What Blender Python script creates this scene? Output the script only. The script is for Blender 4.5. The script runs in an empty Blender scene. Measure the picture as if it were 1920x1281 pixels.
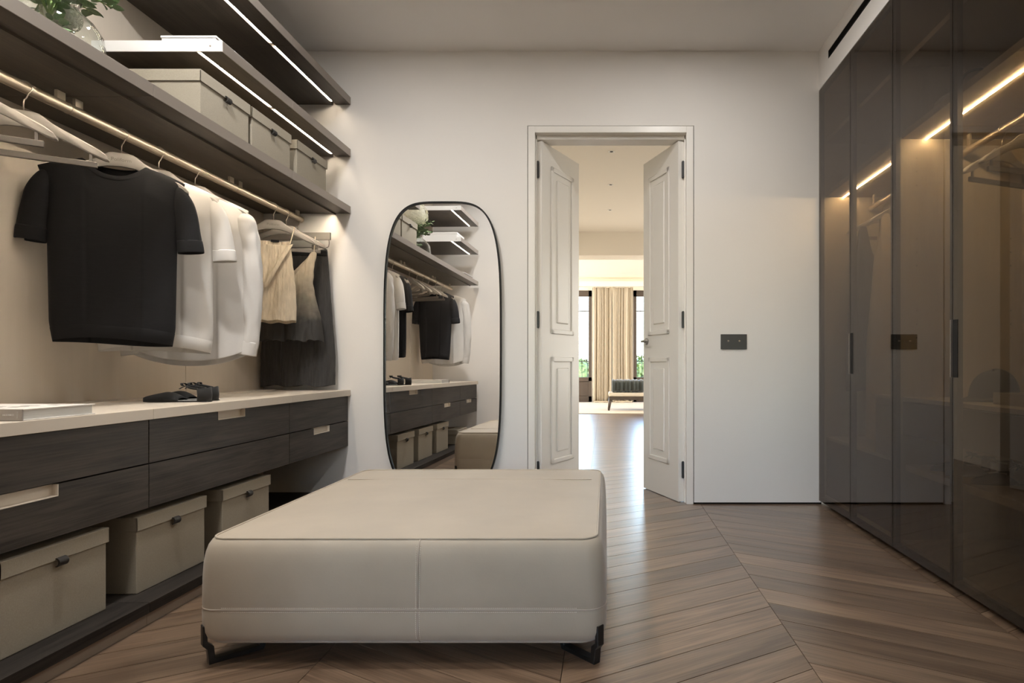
import bpy, bmesh, math, random
from math import sin, cos, pi, radians
from mathutils import Vector, Matrix, noise

S = bpy.context.scene
COL = S.collection
# ------------------------------------------------------------------ camera
CAM_Z = .89
F_PX = 1150.0
cd = bpy.data.cameras.new('camera')
cam = bpy.data.objects.new('camera', cd)
COL.objects.link(cam)
cd.sensor_width = 36
cd.lens = 36 * F_PX / 1920
cd.shift_x = -(1136 - 960) / 1920
cd.shift_y = (685 - 640.5) / 1920
cd.clip_start = .02
cd.clip_end = 300
cam.location = (0, 0, CAM_Z)
cam.rotation_euler = (pi / 2, 0, 0)
S.camera = cam
# ------------------------------------------------------------------ view, world
vs = S.view_settings
vs.view_transform = 'Standard'
vs.look = 'None'
vs.exposure = 0.28
vs.gamma = 1
vs.use_curve_mapping = False
S.cycles.use_denoising = True
S.cycles.caustics_reflective = False
S.cycles.caustics_refractive = False
S.cycles.max_bounces = 10
S.cycles.diffuse_bounces = 5
S.cycles.glossy_bounces = 5
S.cycles.transparent_max_bounces = 24
S.cycles.sample_clamp_indirect = 6

w = bpy.data.worlds.new('sky')
S.world = w
w.use_nodes = True
nt = w.node_tree
bg = nt.nodes['Background']
sky = nt.nodes.new('ShaderNodeTexSky')
sky.sky_type = 'NISHITA'
sky.sun_disc = False
sky.sun_elevation = radians(48)
sky.sun_rotation = radians(200)
sky.air_density = 1.0
sky.dust_density = 1.5
nt.links.new(sky.outputs[0], bg.inputs[0])
bg.inputs[1].default_value = 2.6


def area(name, loc, rot, sx, sy, power, color, spread=180):
    l = bpy.data.lights.new(name, 'AREA')
    l.shape = 'RECTANGLE'
    l.size = sx
    l.size_y = sy
    l.energy = power
    l.color = color
    l.spread = radians(spread)
    o = bpy.data.objects.new(name, l)
    o.location = loc
    o.rotation_euler = rot
    COL.objects.link(o)
    return o


FILL_COLOR = (1.0, .97, .90)
WARM = (1.0, .80, .55)
# unseen fill lamps added to brighten the far room, no side windows there
area('fill_far_west', (-3.9, 12.9, 1.5), (pi / 2, 0, -pi / 2), 3.2, 2.4, 240, FILL_COLOR)
area('fill_far_east', (4.4, 10.5, 1.5), (pi / 2, 0, pi / 2), 6.0, 2.4, 240, FILL_COLOR)
FILL_POWER = 8  # base strength of the added ceiling fill lamps

# ------------------------------------------------------------------ materials
MATS = {}


def mat(name, color, rough=.5, metal=0.0, var=0.0, scale=(8, 8, 8), bump=0.0, bscale=None, spec=.5,
        sheen=0.0, detail=4.0, objrand=0.0, color2=None, coord='Object', bdist=.02):
    m = bpy.data.materials.new(name)
    m.use_nodes = True
    n = m.node_tree.nodes
    L = m.node_tree.links.new
    b = n['Principled BSDF']
    b.inputs['Roughness'].default_value = rough
    b.inputs['Metallic'].default_value = metal
    b.inputs['Specular IOR Level'].default_value = spec
    if sheen:
        b.inputs['Sheen Weight'].default_value = sheen
    c = (*color, 1)
    b.inputs['Base Color'].default_value = c
    if var or bump or objrand or color2:
        tc = n.new('ShaderNodeTexCoord')
        mp = n.new('ShaderNodeMapping')
        mp.inputs['Scale'].default_value = scale
        L(tc.outputs[coord], mp.inputs[0])
        if objrand:
            oi = n.new('ShaderNodeObjectInfo')
            ad = n.new('ShaderNodeVectorMath')
            ad.operation = 'MULTIPLY_ADD'
            L(oi.outputs['Random'], ad.inputs[0])
            ad.inputs[1].default_value = (37, 51, 23)
            L(mp.outputs[0], ad.inputs[2])
            vec = ad.outputs[0]
        else:
            vec = mp.outputs[0]
        nz = n.new('ShaderNodeTexNoise')
        nz.inputs['Detail'].default_value = detail
        nz.inputs['Scale'].default_value = 1
        L(vec, nz.inputs['Vector'])
        rp = n.new('ShaderNodeValToRGB')
        c2 = color2 if color2 else tuple(min(1, x * (1 + var)) for x in color)
        c1 = color if color2 else tuple(x * (1 - var) for x in color)
        rp.color_ramp.elements[0].position = .3
        rp.color_ramp.elements[1].position = .7
        rp.color_ramp.elements[0].color = (*c1, 1)
        rp.color_ramp.elements[1].color = (*c2, 1)
        L(nz.outputs['Fac'], rp.inputs[0])
        out = rp.outputs[0]
        if objrand:
            hs = n.new('ShaderNodeHueSaturation')
            mr = n.new('ShaderNodeMapRange')
            mr.inputs['To Min'].default_value = 1 - objrand
            mr.inputs['To Max'].default_value = 1 + objrand
            L(oi.outputs['Random'], mr.inputs['Value'])
            L(mr.outputs[0], hs.inputs['Value'])
            L(out, hs.inputs['Color'])
            out = hs.outputs[0]
        L(out, b.inputs['Base Color'])
        if bump:
            src = nz.outputs['Fac']
            if bscale:
                mp2 = n.new('ShaderNodeMapping')
                mp2.inputs['Scale'].default_value = bscale
                L(tc.outputs[coord], mp2.inputs[0])
                nz2 = n.new('ShaderNodeTexNoise')
                nz2.inputs['Scale'].default_value = 1
                nz2.inputs['Detail'].default_value = 3
                L(mp2.outputs[0], nz2.inputs['Vector'])
                src = nz2.outputs['Fac']
            bp = n.new('ShaderNodeBump')
            bp.inputs['Strength'].default_value = bump
            bp.inputs['Distance'].default_value = bdist
            L(src, bp.inputs['Height'])
            L(bp.outputs[0], b.inputs['Normal'])
    MATS[name] = m
    return m


def emit(name, color, strength):
    m = bpy.data.materials.new(name)
    m.use_nodes = True
    n = m.node_tree.nodes
    b = n['Principled BSDF']
    b.inputs['Base Color'].default_value = (*color, 1)
    b.inputs['Emission Color'].default_value = (*color, 1)
    b.inputs['Emission Strength'].default_value = strength
    MATS[name] = m
    return m


def pane(name, tint, ior=1.5, rough=0.0, gcol=(1, 1, 1)):
    m = bpy.data.materials.new(name)
    m.use_nodes = True
    n = m.node_tree.nodes
    L = m.node_tree.links.new
    n.remove(n['Principled BSDF'])
    t = n.new('ShaderNodeBsdfTransparent')
    t.inputs[0].default_value = (*tint, 1)
    g = n.new('ShaderNodeBsdfGlossy')
    g.inputs['Color'].default_value = (*gcol, 1)
    g.inputs['Roughness'].default_value = rough
    lw = n.new('ShaderNodeLayerWeight')
    lw.inputs[0].default_value = .5
    pw = n.new('ShaderNodeMath')
    pw.operation = 'POWER'
    L(lw.outputs['Facing'], pw.inputs[0])
    pw.inputs[1].default_value = 4.5
    f0 = ((ior - 1) / (ior + 1)) ** 2
    ma = n.new('ShaderNodeMath')
    ma.operation = 'MULTIPLY_ADD'
    L(pw.outputs[0], ma.inputs[0])
    ma.inputs[1].default_value = 1 - f0
    ma.inputs[2].default_value = f0
    mx = n.new('ShaderNodeMixShader')
    L(ma.outputs[0], mx.inputs[0])
    L(t.outputs[0], mx.inputs[1])
    L(g.outputs[0], mx.inputs[2])
    L(mx.outputs[0], n['Material Output'].inputs[0])
    MATS[name] = m
    return m


def wood(name, dark, light, axis='X', rough=.42, objrand=.12, grain=1.0, bump=.12, spec=.5, coat=0.0):
    """long streaky grain along one object axis"""
    m = bpy.data.materials.new(name)
    m.use_nodes = True
    n = m.node_tree.nodes
    L = m.node_tree.links.new
    b = n['Principled BSDF']
    b.inputs['Specular IOR Level'].default_value = spec
    b.inputs['Coat Weight'].default_value = coat
    b.inputs['Coat Roughness'].default_value = .27
    tc = n.new('ShaderNodeTexCoord')
    oi = n.new('ShaderNodeObjectInfo')
    ad = n.new('ShaderNodeVectorMath')
    ad.operation = 'MULTIPLY_ADD'
    ad.inputs[1].default_value = (17, 31, 13)
    L(oi.outputs['Random'], ad.inputs[0])
    L(tc.outputs['Object'], ad.inputs[2])

    def noi(sl, ss, det, dist=0.0):
        mp = n.new('ShaderNodeMapping')
        sc = [ss, ss, ss]
        sc['XYZ'.index(axis)] = sl
        mp.inputs['Scale'].default_value = sc
        L(ad.outputs[0], mp.inputs[0])
        z = n.new('ShaderNodeTexNoise')
        z.inputs['Scale'].default_value = 1
        z.inputs['Detail'].default_value = det
        z.inputs['Distortion'].default_value = dist
        L(mp.outputs[0], z.inputs['Vector'])
        return z.outputs['Fac']
    a = noi(1.6 * grain, 16 * grain, 5, 1.2)
    f = noi(5 * grain, 170 * grain, 3)
    mixn = n.new('ShaderNodeMix')
    mixn.data_type = 'FLOAT'
    mixn.inputs[0].default_value = .42
    L(a, mixn.inputs[2])
    L(f, mixn.inputs[3])
    rp = n.new('ShaderNodeValToRGB')
    rp.color_ramp.elements[0].position = .38
    rp.color_ramp.elements[1].position = .62
    rp.color_ramp.elements[0].color = (*dark, 1)
    rp.color_ramp.elements[1].color = (*light, 1)
    L(mixn.outputs[0], rp.inputs[0])
    hs = n.new('ShaderNodeHueSaturation')
    mr = n.new('ShaderNodeMapRange')
    mr.inputs['To Min'].default_value = 1 - objrand
    mr.inputs['To Max'].default_value = 1 + objrand
    L(oi.outputs['Random'], mr.inputs['Value'])
    L(mr.outputs[0], hs.inputs['Value'])
    L(rp.outputs[0], hs.inputs['Color'])
    L(hs.outputs[0], b.inputs['Base Color'])
    mr2 = n.new('ShaderNodeMapRange')
    mr2.inputs['To Min'].default_value = rough - .06
    mr2.inputs['To Max'].default_value = rough + .1
    L(mixn.outputs[0], mr2.inputs['Value'])
    L(mr2.outputs[0], b.inputs['Roughness'])
    bp = n.new('ShaderNodeBump')
    bp.inputs['Strength'].default_value = bump
    bp.inputs['Distance'].default_value = .004
    L(f, bp.inputs['Height'])
    L(bp.outputs[0], b.inputs['Normal'])
    MATS[name] = m
    return m


M_WALL = mat('wall_plaster', (.80, .775, .745), .75, var=.012, scale=(2, 2, 2), bump=.02, bscale=(60, 60, 60))
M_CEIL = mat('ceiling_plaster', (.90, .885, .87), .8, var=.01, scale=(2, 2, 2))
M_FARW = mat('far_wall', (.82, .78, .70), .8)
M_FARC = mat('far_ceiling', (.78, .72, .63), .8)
M_TRIM = mat('door_lacquer', (.82, .795, .75), .33)
M_BLACK = mat('black_metal', (.012, .012, .012), .38, spec=.5)
M_MFRAME = mat('mirror_frame', (.008, .008, .008), .5, spec=.2)
M_GAP = mat('shadow_gap', (.01, .009, .008), .9)
M_FLOOR = wood('oak_plank', (.112, .069, .043), (.245, .166, .108), 'X', .34, .28, .8, .14, .5, 1.0)
M_FBASE = mat('floor_joint', (.06, .045, .035), .7)
M_DARKW = wood('dark_oak', (.023, .0185, .015), (.068, .056, .046), 'Y', .48, .05, 1.0, .10, .3)
M_DARKP = wood('platform_oak', (.016, .0135, .0115), (.042, .035, .030), 'Y', .6, .05, 1.0, .06, .15)
M_SHELF = wood('shelf_oak', (.035, .028, .022), (.075, .060, .048), 'Y', .42, .04, 1.0, .06, .45)
M_EDGE = mat('shelf_edge_metal', (.30, .265, .235), .35, .6)
M_CAP = mat('white_end_cap', (.93, .93, .92), .4)
M_COUNTER = mat('counter_lacquer', (.66, .585, .49), .4, var=.015, scale=(3, 3, 3))
M_PANEL = mat('beige_panel', (.66, .585, .49), .6, var=.02, scale=(30, 30, 2))
M_PLINTH = mat('greige_plinth', (.30, .245, .195), .5)
M_RAIL = mat('champagne_metal', (.60, .52, .41), .36, .75)
M_BRK = mat('bracket_metal', (.52, .46, .36), .45, .2)
M_RAILD = mat('rail_collar', (.12, .10, .08), .4, .8)
M_HANG = mat('greige_hanger', (.29, .27, .245), .5, .1, var=.06, scale=(3, 60, 60), bump=.03)
M_HANGB = mat('hanger_bar', (.15, .135, .12), .35, .6)
M_WIRE = mat('hook_wire', (.50, .45, .38), .28, 1.0)
M_LINEN = mat('linen_box', (.355, .317, .25), .9, var=.07, scale=(260, 260, 260), bump=.25, bscale=(700, 700, 700), bdist=.002)
M_LEATHER = mat('dark_leather', (.018, .015, .013), .5)
M_SUEDE = mat('nubuck_leather', (.425, .362, .28), .62, var=.075, scale=(4, 4, 4), bump=.06, bscale=(180, 180, 180), sheen=.25, bdist=.003)
M_SEAM = mat('leather_seam', (.47, .40, .33), .6)
M_STITCH = mat('stitch_thread', (.72, .66, .57), .7)
M_BKNIT = mat('black_knit', (.010, .010, .011), .85, var=.15, scale=(30, 30, 400), bump=.2, bscale=(500, 500, 900), spec=.25, sheen=.02, bdist=.002)
M_NAVY = mat('charcoal_knit', (.012, .012, .014), .85, bump=.2, bscale=(500, 500, 900), spec=.25, sheen=.02, bdist=.002)
M_WHITE = mat('white_cotton', (.62, .60, .57), .8, var=.02, scale=(10, 10, 10), bump=.12, bscale=(500, 500, 500), sheen=.2, bdist=.002)
M_WHITE2 = mat('white_linen', (.63, .615, .595), .8, var=.02, scale=(10, 10, 10), bump=.15, bscale=(350, 350, 350), sheen=.2, bdist=.002)
M_CREAM = mat('cream_crinkle', (.66, .57, .44), .8, var=.10, scale=(70, 70, 16), bump=.6, bscale=(150, 150, 35), sheen=.15, bdist=.006)
M_CHAR = mat('charcoal_crinkle', (.035, .033, .032), .8, var=.25, scale=(70, 70, 10), bump=.6, bscale=(150, 150, 25), sheen=.15, bdist=.006)
M_TAN = mat('tan_knit', (.70, .61, .48), .8, var=.06, scale=(90, 90, 200), bump=.4, bscale=(300, 300, 400), bdist=.003)
M_LEDW = emit('led_warm', (1.0, .85, .65), 48)
M_LEDB = emit('led_back', (1.0, .84, .64), 108)
M_LEDI = emit('led_wardrobe', (1.0, .80, .50), 240)
M_LEDC = emit('led_cove', (1.0, .85, .6), 7)
M_FILL = emit('fill_lamp_lens', (1.0, .94, .86), 6)  # glowing lens of the added ceiling fill lamps
M_MIRROR = mat('mirror_silver', (.93, .93, .92), 0.0, 1.0)
M_SMOKE = pane('smoked_glass', (.50, .46, .41), 1.52, 0.0, (.95, .9, .88))
M_CLEAR = pane('clear_glass', (.94, .97, .97), 1.45)
M_FRAME = mat('bronze_frame', (.016, .014, .013), .5, .2)
M_HANDLE = mat('handle_metal', (.42, .37, .33), .35, .8)
M_WIN = wood('wardrobe_lining', (.43, .37, .275), (.52, .45, .34), 'Z', .55, .02, 1.0, .03)
M_WDARK = mat('drawer_front_brown', (.14, .115, .095), .5)
M_PLATE = mat('switch_plate', (.055, .053, .050), .4, .3)
M_BOOKW = mat('book_cover', (.75, .71, .66), .5, var=.18, scale=(7, 22, 7))
M_BOOKS = mat('book_spine', (.33, .30, .27), .6)
M_PAGES = mat('book_pages', (.80, .80, .77), .8, var=.06, scale=(4, 4, 500))
M_LETTER = mat('white_lettering', (.85, .83, .80), .6)
M_LETTERD = mat('grey_lettering', (.16, .145, .13), .6)
M_SUEDEB = mat('black_suede', (.008, .008, .008), .85, sheen=.1)
M_SOLE = mat('shoe_lining', (.35, .35, .34), .5)
M_STEM = mat('stem', (.20, .30, .08), .5)
M_LEAF = mat('eucalyptus_leaf', (.22, .32, .17), .5, var=.3, scale=(20, 20, 20), objrand=.25)
M_PETAL = mat('hydrangea_petal', (.86, .84, .72), .6, var=.06, scale=(40, 40, 40))
M_VASE = pane('vase_glass', (.96, .975, .97), 1.6)
M_CURT = mat('curtain_linen', (.52, .45, .35), .85, var=.04, scale=(40, 40, 4))
M_WBROWN = mat('window_brown', (.10, .075, .06), .5)
M_RUG = mat('beige_rug', (.62, .545, .455), .95, var=.06, scale=(60, 60, 60))
M_BENCHW = mat('bench_walnut', (.075, .055, .042), .45)
M_BENCHC = mat('bench_cream', (.74, .67, .56), .85)
M_THROW = mat('dark_green_velvet', (.035, .045, .042), .7, sheen=.35, var=.2, scale=(40, 4, 4))
M_TREE = mat('tree_leaves', (.060, .095, .012), .6, var=.5, scale=(3, 3, 3))
M_STEEL = mat('satin_steel', (.42, .41, .39), .35, .9)
M_CAPM = mat('black_cap', (.02, .02, .02), .8)


def ombre():
    m = bpy.data.materials.new('ombre_crinkle')
    m.use_nodes = True
    n = m.node_tree.nodes
    L = m.node_tree.links.new
    b = n['Principled BSDF']
    b.inputs['Roughness'].default_value = .8
    tc = n.new('ShaderNodeTexCoord')
    sp = n.new('ShaderNodeSeparateXYZ')
    L(tc.outputs['Object'], sp.inputs[0])
    nz = n.new('ShaderNodeTexNoise')
    nz.inputs['Scale'].default_value = 22
    L(tc.outputs['Object'], nz.inputs['Vector'])
    ma = n.new('ShaderNodeMath')
    ma.operation = 'MULTIPLY_ADD'
    L(nz.outputs['Fac'], ma.inputs[0])
    ma.inputs[1].default_value = .12
    L(sp.outputs['Z'], ma.inputs[2])
    rp = n.new('ShaderNodeValToRGB')
    e = rp.color_ramp.elements
    e[0].position = .0
    e[0].color = (.03, .028, .026, 1)
    e[1].position = 1
    e[1].color = (.60, .52, .40, 1)
    x = e.new(.45)
    x.color = (.20, .175, .135, 1)
    mr = n.new('ShaderNodeMapRange')
    mr.inputs['From Min'].default_value = -.60
    mr.inputs['From Max'].default_value = -.26
    L(ma.outputs[0], mr.inputs['Value'])
    L(mr.outputs[0], rp.inputs[0])
    L(rp.outputs[0], b.inputs['Base Color'])
    MATS['ombre'] = m
    return m


M_OMBRE = ombre()


# ------------------------------------------------------------------ mesh helpers
def newbm():
    return bmesh.new()


def add_box(bm, lo, hi, bev=0.0, seg=2):
    t = bmesh.new()
    bmesh.ops.create_cube(t, size=1)
    for v in t.verts:
        v.co = Vector([(lo[i] + hi[i]) / 2 + v.co[i] * (hi[i] - lo[i]) for i in range(3)])
    if bev:
        bmesh.ops.bevel(t, geom=t.edges[:], offset=bev, segments=seg, profile=.5, affect='EDGES')
    join(bm, t)


def join(bm, t, mx=None):
    if mx is not None:
        bmesh.ops.transform(t, matrix=mx, verts=t.verts)
    idx = {}
    for v in t.verts:
        idx[v] = bm.verts.new(v.co)
    for f in t.faces:
        try:
            bm.faces.new([idx[v] for v in f.verts])
        except ValueError:
            pass
    t.free()


def add_rings(bm, rings, close=True, cap0=False, cap1=False):
    """skin a list of equal-length point rings"""
    vr = [[bm.verts.new(p) for p in r] for r in rings]
    n = len(rings[0])
    for a, b in zip(vr, vr[1:]):
        for i in range(n if close else n - 1):
            j = (i + 1) % n
            bm.faces.new((a[i], a[j], b[j], b[i]))
    if cap0:
        bm.faces.new(vr[0][::-1])
    if cap1:
        bm.faces.new(vr[-1])
    return vr


def add_tube(bm, pts, r, n=8, caps=True):
    pts = [Vector(p) for p in pts]
    rings = []
    up = None
    for i, p in enumerate(pts):
        t = (pts[min(i + 1, len(pts) - 1)] - pts[max(i - 1, 0)]).normalized()
        if up is None:
            up = Vector((0, 0, 1)) if abs(t.z) < .9 else Vector((0, 1, 0))
        a = t.cross(up).normalized()
        b = a.cross(t).normalized()
        up = b
        rr = r[i] if isinstance(r, (list, tuple)) else r
        rings.append([p + a * rr * cos(2 * pi * k / n) + b * rr * sin(2 * pi * k / n) for k in range(n)])
    add_rings(bm, rings, True, caps, caps)


def add_prism(bm, pts, axis, a0, a1, bev=0.0, seg=2):
    """extrude a 2-D outline along an axis; 'Y': pts are (x,z); 'Z': (x,y); 'X': (y,z)"""
    t = bmesh.new()

    def P(p, a):
        return {'Y': (p[0], a, p[1]), 'Z': (p[0], p[1], a), 'X': (a, p[0], p[1])}[axis]
    v0 = [t.verts.new(P(p, a0)) for p in pts]
    v1 = [t.verts.new(P(p, a1)) for p in pts]
    n = len(pts)
    t.faces.new(v0)
    t.faces.new(v1[::-1])
    for i in range(n):
        j = (i + 1) % n
        t.faces.new((v0[i], v1[i], v1[j], v0[j]))
    bmesh.ops.recalc_face_normals(t, faces=t.faces)
    if bev:
        es = [e for e in t.edges if any(len(f.verts) == n for f in e.link_faces)]
        bmesh.ops.bevel(t, geom=es, offset=bev, segments=seg, profile=.5, affect='EDGES')
    join(bm, t)


def add_lathe(bm, prof, n=32, center=(0, 0, 0)):
    c = Vector(center)
    rings = [[c + Vector((r * cos(2 * pi * k / n), r * sin(2 * pi * k / n), z)) for k in range(n)] for r, z in prof]
    add_rings(bm, rings)


def wloc(o):
    v = Vector((0, 0, 0))
    while o is not None:
        v = v + Vector(o.location)
        o = o.parent
    return v


def obj(name, bm, m, parent=None, world=True, smooth=False, kind=None, label=None, mods=()):
    """link one bmesh as one object; world=True: its points are world points (parents unrotated)"""
    bmesh.ops.recalc_face_normals(bm, faces=bm.faces)
    me = bpy.data.meshes.new(name)
    if parent is not None and world:
        bmesh.ops.translate(bm, verts=bm.verts, vec=-wloc(parent))
    bm.to_mesh(me)
    bm.free()
    me.materials.append(m)
    if smooth:
        for p in me.polygons:
            p.use_smooth = True
    o = bpy.data.objects.new(name, me)
    COL.objects.link(o)
    o.parent = parent
    if kind:
        o['kind'] = kind
    if label:
        o['label'] = label
    for t, kw in mods:
        md = o.modifiers.new(t.lower(), t)
        for k, v in kw.items():
            setattr(md, k, v)
    return o


def auto(o, ang=40):
    for p in o.data.polygons:
        p.use_smooth = True
    o.data.set_sharp_from_angle(angle=radians(ang))
    return o


def box(name, m, lo, hi, parent=None, bev=0.0, world=True, **kw):
    bm = newbm()
    add_box(bm, lo, hi, bev)
    return obj(name, bm, m, parent, world, **kw)


def thing(name, label, cat, loc=(0, 0, 0), rotz=0, group=None):
    o = bpy.data.objects.new(name, None)
    COL.objects.link(o)
    o.location = loc
    o.rotation_euler = (0, 0, rotz)
    o.empty_display_size = .05
    return tag(o, label, cat, group)


def tag(o, label, cat, group=None):
    o['label'] = label
    o['category'] = cat
    if group:
        o['group'] = group
    return o


def struct(o):
    o['kind'] = 'structure'
    return o


def dup(root, loc=None, rotz=None, label=None, group=None):
    r = root.copy()
    COL.objects.link(r)
    if loc is not None:
        r.location = loc
    if rotz is not None:
        r.rotation_euler = (0, 0, rotz)
    if label:
        r['label'] = label
    if group:
        r['group'] = group
    for ch in list(root.children):
        c = ch.copy()
        COL.objects.link(c)
        c.parent = r
        for g in list(ch.children):
            d = g.copy()
            COL.objects.link(d)
            d.parent = c
    return r


def text_bm(s, size, depth=.0006, align='CENTER'):
    cu = bpy.data.curves.new('txt', 'FONT')
    cu.body = s
    cu.size = size
    cu.align_x = align
    cu.align_y = 'CENTER'
    cu.extrude = depth / 2
    cu.resolution_u = 3
    o = bpy.data.objects.new('txt', cu)
    COL.objects.link(o)
    bpy.context.view_layer.update()
    dg = bpy.context.evaluated_depsgraph_get()
    me = bpy.data.meshes.new_from_object(o.evaluated_get(dg))
    bm = newbm()
    bm.from_mesh(me)
    bpy.data.objects.remove(o)
    bpy.data.curves.remove(cu)
    bpy.data.meshes.remove(me)
    return bm


# ------------------------------------------------------------------ constants
XL = -2.20          # left wall
XS = -1.631         # front of the shelves and counter
XW = 1.362          # wardrobe door plane
YB = 3.925          # back wall
YN = .50            # inner face of the near wall
HC = 2.90           # ceiling
YM = [3.921, 3.195, 2.212, 1.285, .58]   # module joints, far to near

# ------------------------------------------------------------------ room shell
fl = struct(box('floor', M_FBASE, (-4.2, -3.2, -.20), (4.6, 15.2, -.012)))
fl['label'] = 'oak chevron plank floor'
COLW = .735
TAN = math.tan(radians(30))
DY = .155


def plank_mesh(sg):
    a = radians(30) * sg
    g = .0011
    pts = [(g, g), (COLW - g, COLW * TAN * sg + g), (COLW - g, COLW * TAN * sg + DY - 2 * g), (g, DY - 2 * g)]
    R = Matrix.Rotation(-a, 2)
    pts = [R @ Vector(p) for p in pts]
    bm = newbm()
    add_prism(bm, pts, 'Z', -.012, 0)
    bmesh.ops.recalc_face_normals(bm, faces=bm.faces)
    me = bpy.data.meshes.new('plank')
    bm.to_mesh(me)
    bm.free()
    me.materials.append(M_FLOOR)
    return me


PM = {1: plank_mesh(1), -1: plank_mesh(-1)}
rnd = random.Random(4)
cols = [(-1.598, 1), (-.863, -1), (-.128, 1), (.607, -1), (1.342, 1)]
for x0, sg in cols:
    y = .62 if sg < 0 else .62 - COLW * TAN
    off = rnd.random() * DY
    y -= off
    ymax = 5.3 if abs(x0) < 1 else 3.95
    while y < ymax:
        if x0 < 1 or y > .2:
            o = bpy.data.objects.new('plank', PM[sg])
            COL.objects.link(o)
            o.location = (x0, y, 0)
            o.rotation_euler = (0, 0, radians(30) * sg)
            o.location.z += .2 - .2
            o.parent = fl
        y += DY
    # remember where the row stopped
    for_far = y
# far-room planks, too fine to tell apart, and the planks behind the camera
bm = newbm()
for x0, sg in [(-3.803, 1), (-3.068, -1), (-2.333, 1), (-1.598, -1), (-.863, -1), (-.128, 1), (.607, -1), (1.342, 1), (2.077, -1), (2.812, 1), (3.547, -1)]:
    near = 5.3 + (.06 if sg > 0 else .06)
    y = 4.2 if not -.9 < x0 < .7 else 5.36
    while y < 14.8:
        pts = [(x0 + .001, y), (x0 + COLW - .001, y + COLW * TAN * sg), (x0 + COLW - .001, y + COLW * TAN * sg + DY - .002), (x0 + .001, y + DY - .002)]
        v = [bm.verts.new((px, py, -.001)) for px, py in pts]
        bm.faces.new(v)
        y += DY
obj('plank_field', bm, M_FLOOR, fl, kind='stuff')
bm = newbm()
for k in range(24):
    y = -3.1 + k * .155
    if y < .36:
        v = [bm.verts.new(p) for p in ((-4, y, -.001), (2.2, y, -.001), (2.2, y + .153, -.001), (-4, y + .153, -.001))]
        bm.faces.new(v)
obj('plank_field', bm, M_FLOOR, fl, kind='stuff')

struct(box('ceiling', M_CEIL, (-2.4, -.0, HC), (2.3, YB + .08, HC + .12)))
# back wall with the door opening
bm = newbm()
OX0, OX1, OZ = -.502, .564, 2.424
add_box(bm, (-2.4, YB, .012), (OX0, YB + .16, HC))
add_box(bm, (OX1, YB, .012), (2.3, YB + .16, HC))
add_box(bm, (OX0, YB, OZ), (OX1, YB + .16, HC))
add_box(bm, (-2.4, YB + .006, -.01), (OX0 - .002, YB + .15, .013))
struct(obj('wall_back', bm, M_WALL))
bm = newbm()
add_box(bm, (OX0 - .004, YB + .012, 0), (OX0 + .004, YB + .15, OZ + .004))
add_box(bm, (OX1 - .004, YB + .012, 0), (OX1 + .004, YB + .15, OZ + .004))
add_box(bm, (OX0, YB + .012, OZ - .004), (OX1, YB + .15, OZ + .004))
add_box(bm, (OX1 + .004, YB + .008, 0), (XW + .02, YB + .15, .0125))
struct(obj('trim_1', bm, M_GAP))
# door frame
bm = newbm()
add_box(bm, (-.498, YB - .004, 0), (-.454, YB + .165, 2.42), .002)
add_box(bm, (.515, YB - .004, 0), (.56, YB + .165, 2.42), .002)
add_box(bm, (-.4545, YB - .004, 2.378), (.5155, YB + .165, 2.42), .002)
# rebate strips that the leaves close against
add_box(bm, (-.4545, YB + .045, 0), (-.447, YB + .16, 2.378), .001)
add_box(bm, (.508, YB + .045, 0), (.5155, YB + .16, 2.378), .001)
add_box(bm, (-.454, YB + .045, 2.352), (.515, YB + .16, 2.3785), .001)
fr = struct(obj('trim_2', bm, M_TRIM))
# left wall with its panels
wl = struct(box('wall_left', M_PANEL, (XL - .2, -.0, 0), (XL, YB, HC)))
for a, b in zip(YM[1:], YM[:-1]):
    box('panel', M_PANEL, (XL - .001, a + .0015, .08), (XL + .012, b - .0015, HC - .001), wl, .001)
# wall behind the wardrobes and the soffit above them
struct(box('wall_right', M_WALL, (2.05, -.0, 0), (2.25, YB, HC)))
SZ = 2.646
bm = newbm()
VY1 = 3.76
add_box(bm, (XW, .3, SZ), (2.05, YB, 2.767))
add_box(bm, (XW, .3, 2.818), (2.05, YB, HC))
add_box(bm, (XW, VY1, 2.767), (2.05, YB, 2.818))
add_box(bm, (XW, .3, 2.767), (2.05, 1.0, 2.818))
add_box(bm, (XW + .09, 1.0, 2.767), (2.05, VY1, 2.818))
struct(obj('trim_3', bm, M_WALL))
vt = thing('linear_air_vent', 'long black slot air vent in white soffit above the glass wardrobes', 'vent', (XW + .05, 2.4, 2.767))
bm = newbm()
for lo, hi in (((XW + .002, 1.0, 2.767), (XW + .085, VY1, 2.7695)), ((XW + .002, 1.0, 2.8155), (XW + .085, VY1, 2.818)),
               ((XW + .083, 1.0, 2.767), (XW + .0895, VY1, 2.818)), ((XW + .002, VY1 - .003, 2.767), (XW + .085, VY1, 2.818))):
    add_box(bm, lo, hi)
obj('duct_liner', bm, M_GAP, vt)
box('slat', M_BLACK, (XW + .012, 1.0, 2.790), (XW + .045, VY1 - .004, 2.7925), vt)
# wall behind the camera with the opening the camera looks in through
bm = newbm()
add_box(bm, (-2.4, YN - .18, 0), (-.72, YN, HC))
add_box(bm, (.85, YN - .18, 0), (2.3, YN, HC))
add_box(bm, (-.72, YN - .18, 2.42), (.85, YN, HC))
struct(obj('wall_near', bm, M_WALL))
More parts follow.
